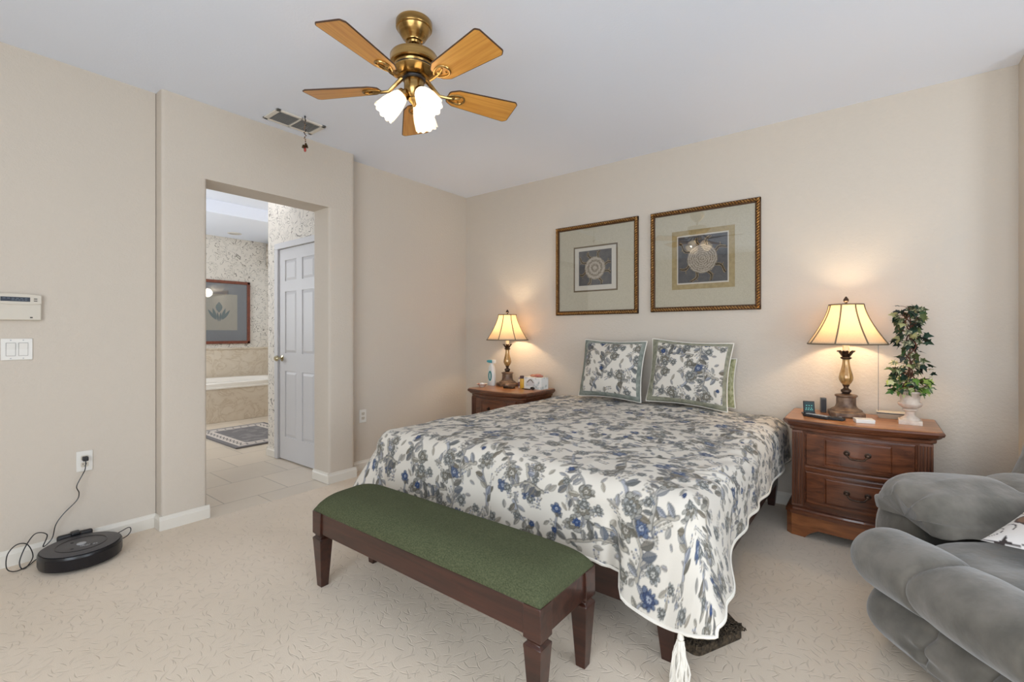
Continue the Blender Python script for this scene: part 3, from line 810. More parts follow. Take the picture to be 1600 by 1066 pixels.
# ------------------------------------------------------------------ nightstands
def nightstand(name, label, loc):
    t = thing(name, label, 'nightstand', loc, 0, None)
    W_, Dp = .335, .45                     # half width, depth; local: y=0 back, y=-Dp front corners, bow beyond
    def bow(x, off=0):
        u = x/(W_+off); return -(Dp+off) - .045*max(0, math.cos(u*PI/2*1.0))**1.2
    def outline(off, n=28, c=.028):
        w = W_+off; pts = [Vector((-w, 0)), ]
        pts = [(-w, 0), (-w, -(Dp+off)+c)]
        for i in range(n+1):
            x = -w+c + (2*w-2*c)*i/n; pts.append((x, bow(x, off)))
        pts += [(w, -(Dp+off)+c), (w, 0)]
        return pts
    def lay(levels, nm, m, **k):
        rings = [[Vector((x, y, z)) for x, y in outline(o)] for z, o in levels]
        return MB().loft(rings).build(nm, m, t, angle=30, **k)
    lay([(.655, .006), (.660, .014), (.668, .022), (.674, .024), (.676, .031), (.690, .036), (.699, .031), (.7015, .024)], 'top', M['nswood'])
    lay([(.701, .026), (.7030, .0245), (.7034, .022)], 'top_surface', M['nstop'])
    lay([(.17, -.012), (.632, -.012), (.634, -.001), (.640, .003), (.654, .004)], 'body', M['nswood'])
    # base: moulding and bracket plinth with a cut-out
    lay([(.132, .022), (.150, .022), (.156, .012), (.166, .010), (.170, -.002)], 'base_moulding', M['nswood'])
    pl = MB(); po = outline(.016); n = len(po)
    def cut(x, y):
        if y > -(Dp-.02): return 0 if abs(abs(x)-(W_+.016)) > .01 or y < -Dp*.85 or y > -.08 else .045
        u = abs(x)/(W_+.016)
        return 0 if u > .66 else (.026+.030*(1 if u < .54 else (.66-u)/.12))
    for i in range(n-1):
        (xa, ya), (xb, yb) = po[i], po[i+1]
        za, zb = cut(xa, ya), cut(xb, yb)
        d = Vector((xb-xa, yb-ya)).normalized(); nx, ny = d.y, -d.x       # outward? inner offset
        inn = .016; ia = (xa-(-nx)*inn*-1 if False else xa+nx*-inn*-1, 0)
        cxn = Vector((-(xa+xb)/2, -Dp/2-(ya+yb)/2)); sgn = 1 if cxn.dot(Vector((nx, ny))) > 0 else -1
        oxx, oyy = nx*inn*sgn, ny*inn*sgn
        pl.add([(xa, ya, za), (xb, yb, zb), (xb, yb, .132), (xa, ya, .132), (xa+oxx, ya+oyy, za), (xb+oxx, yb+oyy, zb), (xb+oxx, yb+oyy, .132), (xa+oxx, ya+oyy, .132)],
               [(0, 1, 2, 3), (5, 4, 7, 6), (0, 4, 5, 1), (3, 2, 6, 7), (0, 3, 7, 4), (1, 5, 6, 2)])
    pl.build('bracket_base', M['nsbase'], t, angle=30)
    # fluted pilasters
    for sx in (-1, 1):
        mb = MB(); xc = sx*(W_-.045); 
        def yf(x): return bow(x, -.012)
        xa, xb = xc-.034, xc+.034
        mb.box(xa, xb, yf(xc)-.004, yf(xc)+.02, .172, .632)
        for k in range(5):
            x = xa+.007+k*(.054/4)
            mb.loft([[Vector((x+.0050*math.cos(a_), yf(xc)-.004-.009*math.sin(a_), z)) for a_ in [PI*i/6 for i in range(7)]] for z in (.185, .62)])
        mb.build('fluted_pilaster', M['nsflute'], t, angle=30)
    DX = W_-.083
    rail = MB()
    rings = [[Vector((x, bow(x, -.012)+q, z)) for x in [-DX+2*DX*i/20 for i in range(21)]] for z, q in ((.398, .0), (.400, -.006), (.418, -.008), (.426, -.004), (.428, 0))]
    rail.loft(rings, cap=False, closed=False); rail.build('drawer_rail', M['nswood'], t, angle=30)
    for z0, z1 in ((.205, .393), (.433, .622)):
        def fr(z, x0, x1, q, n=20): return [Vector((x, bow(x, -.012)-q, z)) for x in [x0+(x1-x0)*i/n for i in range(n+1)]]
        dr = MB()
        # drawer front slab
        def slab(mb, x0, x1, za, zb, q0, q1, bev):
            rr_ = [fr(za, x0, x1, q0), fr(za, x0, x1, q1-bev*.5), fr(za+bev, x0+bev, x1-bev, q1), fr(zb-bev, x0+bev, x1-bev, q1), fr(zb, x0, x1, q1-bev*.5), fr(zb, x0, x1, q0)]
            mb.loft(rr_, cap=False, closed=False)
            for ix in (0, -1): mb.add([r_[ix] for r_ in rr_], [tuple(range(6)) if ix == 0 else tuple(reversed(range(6)))])
        slab(dr, -DX, DX, z0, z1, -.002, .014, .006)
        d = dr.build('drawer', M['nswood'], t, angle=25)
        pn = MB(); PX = DX*.60
        slab(pn, -PX, PX, z0+.022, z1-.022, .013, .0185, .007)
        def edge(xa, za, xb, zb): return [(xa+(xb-xa)*i/16, bow(xa+(xb-xa)*i/16, -.012)-.0155, za+(zb-za)*i/16) for i in range(17)]
        zA, zB = z0+.019, z1-.019; PB = PX+.003
        pn.tube(edge(-PB, zA, PB, zA)+edge(PB, zA, PB, zB)[1:]+edge(PB, zB, -PB, zB)[1:]+edge(-PB, zB, -PB, zA)[1:], .0035, 6)
        pn.build('raised_panel', M['nswood'], d, angle=20)
        # dark gap lines round the drawer
        hd = MB(); zc = (z0+z1)/2+.012; hw_ = .048
        for sx in (-1, 1):
            x = sx*hw_; y = bow(x, -.012)-.0165
            hd.lathe([(.001, 0), (.016, 0), (.016, .003), (.009, .006), (.007, .014), (.010, .020), (.008, .026), (.001, .028)], 14, mx=tr(x, y, zc) @ rot('X', 90))
        yb = bow(0, -.012)-.0165-.02
        pts = [(-hw_, bow(hw_, -.012)-.0165-.018, zc), (-hw_+.006, yb-.004, zc-.012), (-hw_+.016, yb-.006, zc-.024), (-.02, yb-.006, zc-.027), (.02, yb-.006, zc-.027), (hw_-.016, yb-.006, zc-.024), (hw_-.006, yb-.004, zc-.012), (hw_, bow(hw_, -.012)-.0165-.018, zc)]
        hd.tube(pts, [.004, .004, .0045, .005, .005, .0045, .004, .004], 8)
        hd.build('bail_handle', M['bronze'], d)
    return t
ns_r = nightstand('nightstand', 'two-drawer brown wooden nightstand beside the grey sofa', (-.073, 3.765, 0))
ns_l = dup(ns_r, (-2.70, 3.70, 0), 0, 'brown wooden nightstand left of the bed in the room corner'); ns_l.scale = (.93, 1, 1)

# ------------------------------------------------------------------ table lamps (base z=0)
def lamp(name, label, loc):
    t = thing(name, label, 'table lamp', loc, math.radians(10))
    pr = MB()
    def octo(r, z, c=.72):
        h = r; k = r*c
        return [Vector(p+(z,)) for p in ((-k, -h), (k, -h), (h, -k), (h, k), (k, h), (-k, h), (-h, k), (-h, -k))]
    pr.loft([octo(.086, 0), octo(.090, .004), octo(.090, .026), octo(.086, .031), octo(.080, .034)])
    pr.lathe([(.083, .030), (.084, .038), (.078, .044), (.066, .050), (.058, .058), (.054, .068), (.052, .076), (.0515, .080), (.0515, .118), (.054, .121), (.059, .124), (.060, .129), (.058, .133), (.045, .136), (.026, .139)], 40)
    pr.build('pedestal', M['lampbase'], t, angle=32)
    MB().lathe([(.02, .139), (.024, .142), (.020, .146), (.028, .152), (.028, .164), (.018, .170), (.013, .176), (.013, .184), (.018, .190), (.020, .196)], 24).build('turned_collar', M['bronze'], t)
    MB().lathe([(.018, .196), (.028, .208), (.037, .226), (.0385, .243), (.035, .262), (.027, .292), (.021, .320), (.0185, .345), (.020, .356)], 40, ripple=lambda a, z: .02*math.cos(10*a)).build('vase_body', M['amber'], t)
    cr = MB().lathe([(.020, .355), (.030, .362), (.030, .367), (.022, .370), (.020, .384), (.022, .392)], 24)
    for k in range(6):
        a = 2*PI*k/6+.3
        def pf(u, v):
            w_ = (v-.5)*2*.016*math.sin(PI*min(1, .15+u*.85))**.7 if u < 1 else 0
            r = .018+.034*u+.004*math.sin(u*PI); z = .372+.045*math.sin(u*PI*.62)-.012*u*u
            x, y = r, w_
            return Vector((x*math.cos(a)-y*math.sin(a), x*math.sin(a)+y*math.cos(a), z+.004*abs(v-.5)))
        cr.grid(pf, 8, 4)
    o = cr.build('leaf_crown', M['bronze'], t, angle=80); md = o.modifiers.new('s', 'SOLIDIFY'); md.thickness = .0025
    MB().lathe([(.018, .385), (.018, .462), (.010, .466)], 20).build('candle_sleeve', M['candle'], t)
    # harp + finial
    MB().tube([(.012, 0, .46), (.05, 0, .52), (.05, 0, .62), (.0, 0, .700), (-.05, 0, .62), (-.05, 0, .52), (-.012, 0, .46)], .0018, 6).build('harp', M['brassdark'], t)
    MB().lathe([(.004, .698), (.010, .704), (.006, .710), (.015, .720), (.014, .732), (.004, .748), (.001, .750)], 14).build('finial', M['bronze'], t)
    MB().ellipsoid((0, 0, .535), (.026, .026, .036), n=16, m=10).build('bulb', M['bulb'], t)
    # shade: octagonal bell with slightly rounded panels
    Z0, Z1 = .452, .698
    def rad(v): return .092 + (.212-.092)*((1-v)**1.45)      # v: 0 bottom 1 top
    sh = MB(); n = 8; sub_ = 6; rings = []
    def ringpt(v, k, j):
        a0 = 2*PI*(k+j/sub_)/n+PI/8; r = rad(v)
        am = (j/sub_-.5)*2*PI/n
        fac = math.cos(PI/n)/math.cos(am); fac = .45*fac+.55     # between flat panel and circle
        return Vector((r*fac*math.cos(a0), r*fac*math.sin(a0), Z0+(Z1-Z0)*v))
    for i in range(17): rings.append([ringpt(i/16, k, j) for k in range(n) for j in range(sub_)])
    sh.loft(rings, cap=False)
    so = sh.build('lamp_shade', M['shade'], t, angle=60); md = so.modifiers.new('s', 'SOLIDIFY'); md.thickness = .0015
    rb_ = MB()
    for k in range(n): rb_.tube([Vector((*(ringpt(i/12, k, 0).xy*1.006), ringpt(i/12, k, 0).z)) for i in range(13)], .0042, 6)
    for v in (0, 1):
        pts = [ringpt(v, k, j) for k in range(n) for j in range(sub_)]; pts.append(pts[0]); rb_.tube(pts, .0042, 6)
    for k in range(3):
        a = 2*PI*k/3; rb_.tube([(0, 0, Z1), (rad(1)*.97*math.cos(a), rad(1)*.97*math.sin(a), Z1)], .0015, 5)
    rb_.build('shade_trim', M['shadetrim'], so)
    point('lamp_light', (0, 0, .60), 8, (1, .76, .49), .03, t)
    return t
NZ = .7035
lamp_r = lamp('table_lamp', 'lit table lamp with bell shade on the nightstand beside the ivy', (-.137, 3.60, NZ))
lamp_l = dup(lamp_r, (-2.848, 3.60, NZ), math.radians(-8), 'lit table lamp with bell shade on the left corner nightstand')

# ------------------------------------------------------------------ ivy topiary
def topiary():
    t = thing('potted_ivy', 'ivy topiary in a pale stone urn on the right nightstand', 'plant', (.165, 3.52, NZ))
    u = MB().box(-.052, .052, -.052, .052, 0, .024)
    u.lathe([(.046, .024), (.044, .03), (.026, .045), (.021, .058), (.022, .070), (.034, .078), (.034, .083), (.024, .089)], 28)
    u.lathe([(.022, .088), (.035, .092), (.050, .103), (.0545, .115), (.050, .125)], 60, ripple=lambda a, z: .035*abs(math.sin(9*a)))
    u.lathe([(.045, .122), (.043, .130), (.044, .145), (.050, .166), (.060, .176), (.064, .180), (.064, .187), (.056, .190), (.050, .184), (.046, .17)], 32)
    u.build('urn', M['urn'], t, angle=35)
    MB().lathe([(.001, .182), (.047, .180)], 20, cap=False).build('moss', M['soil'], t)
    rr = random.Random(21)
    st = MB(); 
    for ph in (0, PI*.66, PI*1.33):
        st.tube([((.020+.012*math.sin(i*.45))*math.cos(i*.42+ph), (.020+.012*math.sin(i*.45))*math.sin(i*.42+ph), .17+.0145*i) for i in range(34)], .0035, 6)
    st.tube([(.002*math.sin(i), 0, .17+.02*i) for i in range(25)], .004, 6)
    pos = []
    def addleaf(c, sz, out):
        pos.append((c, sz, out))
    # bottom cluster, middle, top spiral cluster widths like the photo
    prof = [(.195, .092, 26), (.225, .095, 26), (.26, .095, 24), (.30, .092, 22), (.34, .078, 15), (.375, .045, 7), (.405, .022, 4), (.435, .042, 7), (.465, .072, 14), (.495, .070, 13), (.525, .052, 10), (.555, .050, 9), (.585, .066, 13), (.615, .078, 15), (.645, .076, 14), (.668, .045, 7)]
    leaves = MB(); cols = []
    for z, rad, cnt in prof:
        for k in range(int(cnt*1.35)):
            a = rr.random()*6.28; r = rad*(.45+.55*rr.random()); c = Vector((r*math.cos(a), r*math.sin(a), z+rr.uniform(-.018, .018)))
            if c.z > .19 and rr.random() < .35: st.tube([(0, 0, c.z-.015), tuple(c*.6+Vector((0, 0, c.z*.4-.004))), tuple(c)], .0012, 4)
            L = rr.uniform(.032, .050)
            yaw = a+rr.uniform(-.7, .7); pitch = rr.uniform(-1.35, .3); roll = rr.uniform(-1.2, 1.2)
            mx = Matrix.Translation(c) @ Matrix.Rotation(yaw, 4, 'Z') @ Matrix.Rotation(-pitch, 4, 'Y') @ Matrix.Rotation(roll, 4, 'X')
            ol = [(0, 0), (.05, .22), (-.12, .42), (.22, .34), (.38, .52), (.50, .24), (1.0, 0), (.50, -.24), (.38, -.52), (.22, -.34), (-.12, -.42), (.05, -.22)]
            vs = [mx @ Vector((x*L, y*L, -.25*L*(x*x+y*y))) for x, y in ol] + [mx @ Vector((.3*L, 0, .04*L))]
            leaves.add(vs, [(i, (i+1) % 12, 12) for i in range(12)])
            if z < .3: base = rr.choice([(44, 74, 44), (58, 96, 48), (96, 128, 52), (40, 66, 46), (150, 168, 84), (196, 196, 140), (36, 58, 40)])
            else: base = rr.choice([(36, 56, 42), (44, 66, 48), (30, 46, 36), (60, 82, 48), (84, 92, 52), (170, 166, 116), (46, 50, 46)])
            lin = S(base)[:3]
            edge = S((206, 202, 160))[:3] if rr.random() < .22 else lin
            for i in range(12): cols.append(edge if i % 2 else lin)
            cols.append(lin)
    st.build('stems', M['stem'], t)
    o = leaves.build('leaves', M['leaf'], t, smooth=False)
    ca = o.data.color_attributes.new('print', 'FLOAT_COLOR', 'POINT')
    ca.data.foreach_set('color', np.array([c+(1,) for c in cols], np.float32).ravel())
topiary()

# ------------------------------------------------------------------ small things, right nightstand
def simple(name, label, cat, mb, m, loc, rz=0, group=None, **k):
    o = mb.build(name, m, None, **k); o.location = loc; o.rotation_euler = (0, 0, math.radians(rz)); return tag(o, label, cat, group)
t = thing('weather_receiver', 'low beige tray-like device with thin upright antenna behind the urn', 'device', (.085, 3.68, NZ), 0)
MB().loft([[Vector((sx*a, sy*b_, z)) for sx, sy in ((-1, -1), (1, -1), (1, 1), (-1, 1))] for a, b_, z in ((.060, .034, 0), (.070, .040, .024), (.070, .040, .028))]).build('casing', mat('beige_casing', (176, 160, 138), .5)[0], t, smooth=False)
MB().box(-.071, .071, -.041, .041, .028, .033).build('dark_band', M['blackmatte'], t, bevel=.001)
MB().box(-.072, .072, -.042, .042, .033, .038).build('lid', mat('pale_lid', (214, 204, 186), .5)[0], t, bevel=.002)
MB().tube([(-.062, .0, .035), (-.062, .0, .48)], .0017, 6).ellipsoid((-.062, 0, .483), (.003, .003, .006)).build('antenna', mat('antenna_steel', (110, 104, 96), .3, 1)[0], t)
simple('gift_box', 'small flat white box on the right nightstand in front of the lamp', 'box', MB().box(-.045, .045, -.035, .035, 0, .014).box(-.046, .046, -.036, .036, .010, .022), M['plastic'], (-.045, 3.40, NZ), 14, bevel=.002)
t = thing('phone_dock', 'small upright phone with teal lit screen at the left of the right nightstand', 'phone', (-.325, 3.52, NZ), math.radians(16))
MB().box(-.038, .038, -.03, .03, 0, .010).build('stand', M['black'], t, bevel=.003)
mx = tr(0, .0, .008) @ rot('X', -16)
MB().box(-.031, .031, -.006, .006, 0, .078, mx=mx).build('body', M['blackmatte'], t, bevel=.003)
MB().box(-.026, .026, -.0075, -.006, .008, .07, mx=mx).build('screen', mat('dark_teal_screen', (24, 52, 54), .2)[0], t)
sc_ = MB()
for z, xs_ in ((.022, (-.018, -.006, .006, .016)), (.032, (-.016, -.002, .012)), (.048, (-.014, 0, .014))):
    for x in xs_: sc_.box(x-.0035, x+.0035, -.0082, -.0076, z-.0025, z+.0025, mx=mx)
sc_.build('screen_icons', m_emit('screen_glow', (120, 200, 190), .8), t, smooth=False)
def remote(name, label, loc, rz, L, W, dark=True):
    t = thing(name, label, 'remote control', loc, math.radians(rz))
    MB().box(-W/2, W/2, -L/2, L/2, 0, .016).build('casing', M['blackmatte'], t, bevel=.004)
    kk = MB()
    for i in range(3):
        for j in range(7): kk.box(-W/2+.007+i*(W-.014)/3+.001, -W/2+.007+(i+1)*(W-.014)/3-.002, -L/2+.01+j*(L-.02)/7, -L/2+.01+(j+1)*(L-.02)/7-.006, .016, .0185)
    kk.build('keypad', M['lightgrey'] if not dark else M['charcoal'], t, smooth=False)
remote('remote_control', 'black remote control with pale buttons beside the lit phone', (-.275, 3.42, NZ), 62, .15, .048, False)
remote('remote_control', 'black remote control nearest the lamp base on the right nightstand', (-.185, 3.395, NZ), 75, .10, .045, True)
t = thing('speaker_box', 'narrow upright dark box behind the right lamp base', 'device', (-.262, 3.68, NZ), .2)
MB().box(-.016, .016, -.02, .02, 0, .095).build('casing', M['charcoal'], t, bevel=.003)
MB().box(-.012, .012, -.0215, -.02, .01, .085).build('grille', M['blackmatte'], t, smooth=False)
simple('bottle_cap', 'tiny silver cap on the wood before the right lamp', 'cap', MB().lathe([(.001, 0), (.008, 0), (.008, .008), (.006, .01), (.001, .01)], 12), M['lightgrey'], (-.16, 3.47, NZ))

# ------------------------------------------------------------------ small things, left nightstand
simple('trinket_bowl', 'small shallow bowl with reddish patterned rim left of the spray bottle', 'bowl',
       MB().lathe([(.022, 0), (.024, .004), (.040, .018), (.055, .030), (.057, .031), (.052, .029), (.036, .016), (.015, .010), (.001, .010)], 28), noisy('bowl_glaze', (176, 96, 76), (226, 214, 200), 30, .3), (-2.985, 3.38, NZ))
simple('tissue_wad', 'crumpled white tissue in the small patterned bowl', 'tissue', MB().ellipsoid((0, 0, .012), (.026, .024, .016), n=12, m=8), noisy('tissue_paper', (236, 232, 228), (214, 208, 204), 60, .9, bump=.8), (-2.985, 3.38, NZ+.0125))
t = thing('spray_bottle', 'white spray bottle with teal nozzle and teal oval label behind the left lamp', 'bottle', (-2.994, 3.535, NZ), math.radians(0)); t.scale = (.92, .92, .96)
MB().loft([[Vector((a*math.copysign(abs(math.cos(q))**.7, math.cos(q)), b_*math.copysign(abs(math.sin(q))**.7, math.sin(q)), z)) for q in [2*PI*k/28 for k in range(28)]] for a, b_, z in ((.042, .026, 0), (.046, .029, .01), (.046, .029, .11), (.040, .026, .17), (.030, .022, .20), (.020, .018, .215), (.018, .017, .23))]).build('body', mat('bottle_white', (216, 214, 208), .35)[0], t)
lab = MB(); 
prism(lab, [(.024*math.cos(2*PI*k/28), .10+.052*math.sin(2*PI*k/28)) for k in range(28)], -.0305, -.0285, 'y'); lab.build('label', mat('teal_label', (52, 128, 128), .5)[0], t, smooth=False)
lab2 = MB(); prism(lab2, [(.006*math.cos(2*PI*k/20), .10+.034*math.sin(2*PI*k/20)) for k in range(20)], -.0315, -.0305, 'y'); lab2.build('label_mark', M['plastic'], t, smooth=False)
MB().box(-.045, .015, -.014, .014, .232, .262).box(-.065, -.044, -.010, .010, .238, .258).build('nozzle', mat('teal_plastic', (72, 152, 162), .35)[0], t, bevel=.004)
MB().box(.015, .052, -.015, .015, .228, .264).box(-.012, -.004, -.006, .006, .20, .235).build('trigger', M['plastic'], t, bevel=.005)
t = thing('pill_bottle', 'white supplement bottle with dark purple label beside the left lamp', 'bottle', (-2.66, 3.56, NZ))
MB().lathe([(.016, 0), (.018, .003), (.018, .072), (.013, .08)], 20).build('body', M['plastic'], t)
MB().lathe([(.0185, .014), (.0185, .056)], 20, cap=False).build('label', mat('purple_label', (92, 72, 96), .5)[0], t)
MB().lathe([(.014, .08), (.015, .081), (.015, .098), (.001, .099)], 20).build('cap', mat('lilac_cap', (168, 150, 160), .5)[0], t)
t = thing('vitamin_bottle', 'tall amber yellow bottle with dark cap beside the left lamp', 'bottle', (-2.61, 3.52, NZ))
MB().lathe([(.018, 0), (.020, .003), (.020, .085), (.017, .092)], 20).build('body', mat('yellow_plastic', (208, 158, 48), .4)[0], t)
MB().lathe([(.018, .092), (.019, .093), (.019, .118), (.001, .119)], 20).build('cap', mat('maroon_cap', (70, 44, 40), .5)[0], t)
simple('soap_dish', 'dark low box in front of the left lamp base', 'box', MB().box(-.055, .055, -.022, .022, 0, .02), M['bronze'], (-2.70, 3.44, NZ), 2, bevel=.004)
t = thing('tissue_box', 'white floral printed tissue box at the right of the left nightstand', 'box', (-2.495, 3.58, NZ), math.radians(-2))
MB().box(-.105, .105, -.055, .055, 0, .108).build('carton', noisy('tissue_carton', (232, 230, 224), (156, 168, 166), 24, .6, lo=.5, hi=.72), t, bevel=.002)
lb = MB(); prism(lb, [(-.02+.05*math.cos(2*PI*k/24), .055+.026*math.sin(2*PI*k/24)) for k in range(24)], -.057, -.055, 'y'); lb.build('printed_oval', mat('print_grey', (206, 200, 196), .6)[0], t, smooth=False)
MB().tube([(-.055+.07*i/8, -.0565, .060+.026*math.sin(PI*i/8)) for i in range(9)], .005, 6).build('printed_leaf', mat('print_olive', (120, 110, 92), .7)[0], t)
simple('scarf', 'pink and orange bunched scarf on top of the tissue box', 'scarf', MB().ellipsoid((.02, 0, .013), (.04, .028, .016), n=14, m=8).ellipsoid((-.035, .005, .010), (.035, .022, .012), n=12, m=8).ellipsoid((.055, .004, .009), (.02, .018, .010), n=12, m=8), noisy('scarf_print', (214, 156, 120), (178, 98, 92), 40, .8, bump=.7), (-2.49, 3.58, NZ+.1095))
gl = MB(); gl.tube([(-.075, 0, .004), (-.03, -.012, .003), (.02, -.014, .004), (.045, -.012, .014)], [.003, .004, .004, .003], 6)
gl.ellipsoid((.048, -.008, .015), (.026, .008, .014), n=14, m=8)
simple('eyeglass_case', 'black glasses lying in front of the tissue box', 'glasses', gl, M['black'], (-2.50, 3.475, NZ+.001))

# ------------------------------------------------------------------ framed pictures
def picture(label, loc, W_, H_, kind):
    t = thing('framed_picture', label, 'picture', loc)
    # local: y=0 wall, -y to the room
    a, b_ = W_/2, H_/2; fw = .038
    f = MB()
    for x0, x1, z0, z1 in ((-a, a, b_-fw, b_), (-a, a, -b_, -b_+fw), (-a, -a+fw, -b_, b_), (a-fw, a, -b_, b_)): f.box(x0, x1, -.022, -.001, z0, z1)
    fo = f.build('frame', M['golddark'], t, smooth=False, bevel=.004)
    rp = MB(); 
    def run(p0, p1):
        p0, p1 = Vector(p0), Vector(p1); n = int((p1-p0).length/.0205); d = (p1-p0).normalized()
        ang = math.atan2(d.z, d.x)
        for i in range(n+1):
            p = p0+(p1-p0)*(i/n)
            rp.ellipsoid(p, (.0170, .012, .0064), mx=Matrix.Rotation(-ang, 4, 'Y') @ Matrix.Rotation(math.radians(42), 4, 'Y'), n=8, m=6)
    q = fw*.46
    run((-a+q, -.026, b_-q), (a-q, -.026, b_-q)); run((-a+q, -.026, -b_+q), (a-q, -.026, -b_+q))
    run((-a+q, -.026, -b_+q), (-a+q, -.026, b_-q)); run((a-q, -.026, -b_+q), (a-q, -.026, b_-q))
    rp.build('rope_moulding', M['goldframe'], fo)
    MB().box(-a+fw*.8, a-fw*.8, -.009, -.004, -b_+fw*.8, b_-fw*.8).build('mat_board', M['matboard'], t, smooth=False)
    if kind == 1:
        MB().box(-.222, .222, -.010, -.009, -.205, .215).build('mat_line', mat('bronze_line', (112, 92, 60), .6)[0], t, smooth=False)
        MB().box(-.208, .208, -.0115, -.010, -.191, .201).build('inner_mat', M['matwhite'], t, smooth=False)
        A, B0, B1 = .165, -.148, .170; rm = .105; zc = .008
    else:
        MB().box(-.238, .238, -.010, -.009, -.236, .236).build('gold_mat', M['matgold'], t, smooth=False)
        MB().box(-.196, .196, -.0115, -.010, -.196, .196).build('inner_mat', M['matwhite'], t, smooth=False)
        A, B0, B1 = .187, -.185, .185; rm = .115; zc = .0
    art = MB().box(-A, A, -.013, -.0115, B0, B1)
    # rope lines that radiate from the medallion
    rr = random.Random(kind); ro = MB(); rd = MB()
    n = 8
    for k in range(n):
        aa = 2*PI*k/n+.35+rr.uniform(-.15, .15); pts = []
        for i in range(14):
            r = rm*.98+i*.012; x = r*math.cos(aa+.10*math.sin(i*.6)); z = zc+r*math.sin(aa+.10*math.sin(i*.6))
            if abs(x) > A-.004 or z > B1-.004 or z < B0+.004: break
            pts.append(Vector((x, -.0132, z)))
        if len(pts) > 2:
            nrm = Vector((-math.sin(aa), 0, math.cos(aa)))*.0075
            ro.tube([p+nrm for p in pts], .0034, 4); ro.tube([p-nrm for p in pts], .0034, 4); rd.tube([p+Vector((.002, .0006, -.002)) for p in pts], .0050, 4)
            e = pts[len(pts)//2]
            ro.tube([e+Vector((.02*math.cos(aa+1.3)*j/4, 0, .035*math.sin(aa+1.3)*j/4)) for j in range(5)], .0022, 4)
    na = len(art.f); art.add(ro.v, ro.f); nb = len(art.f); art.add(rd.v, rd.f)
    ao = art.build('artwork', m_medallion('medallion_art_%d' % kind, rm, 0, zc, 26 if kind == 1 else 60), t, smooth=False)
    ao.data.materials.append(M['rope']); ao.data.materials.append(M['ropedark'])
    for i, pg in enumerate(ao.data.polygons): pg.material_index = 0 if i < na else (1 if i < nb else 2)
    MB().box(-a+fw*.7, a-fw*.7, -.0175, -.0165, -b_+fw*.7, b_-fw*.7).build('glass', M['pane'], t, smooth=False)
    return t
picture('left gold rope-framed print of a small pale medallion on the back wall', (-2.005, YB, 1.808), .83, .835, 1)
picture('right gold rope-framed print of a large ringed medallion in a gold mat', (-1.067, YB, 1.810), .83, .825, 2)

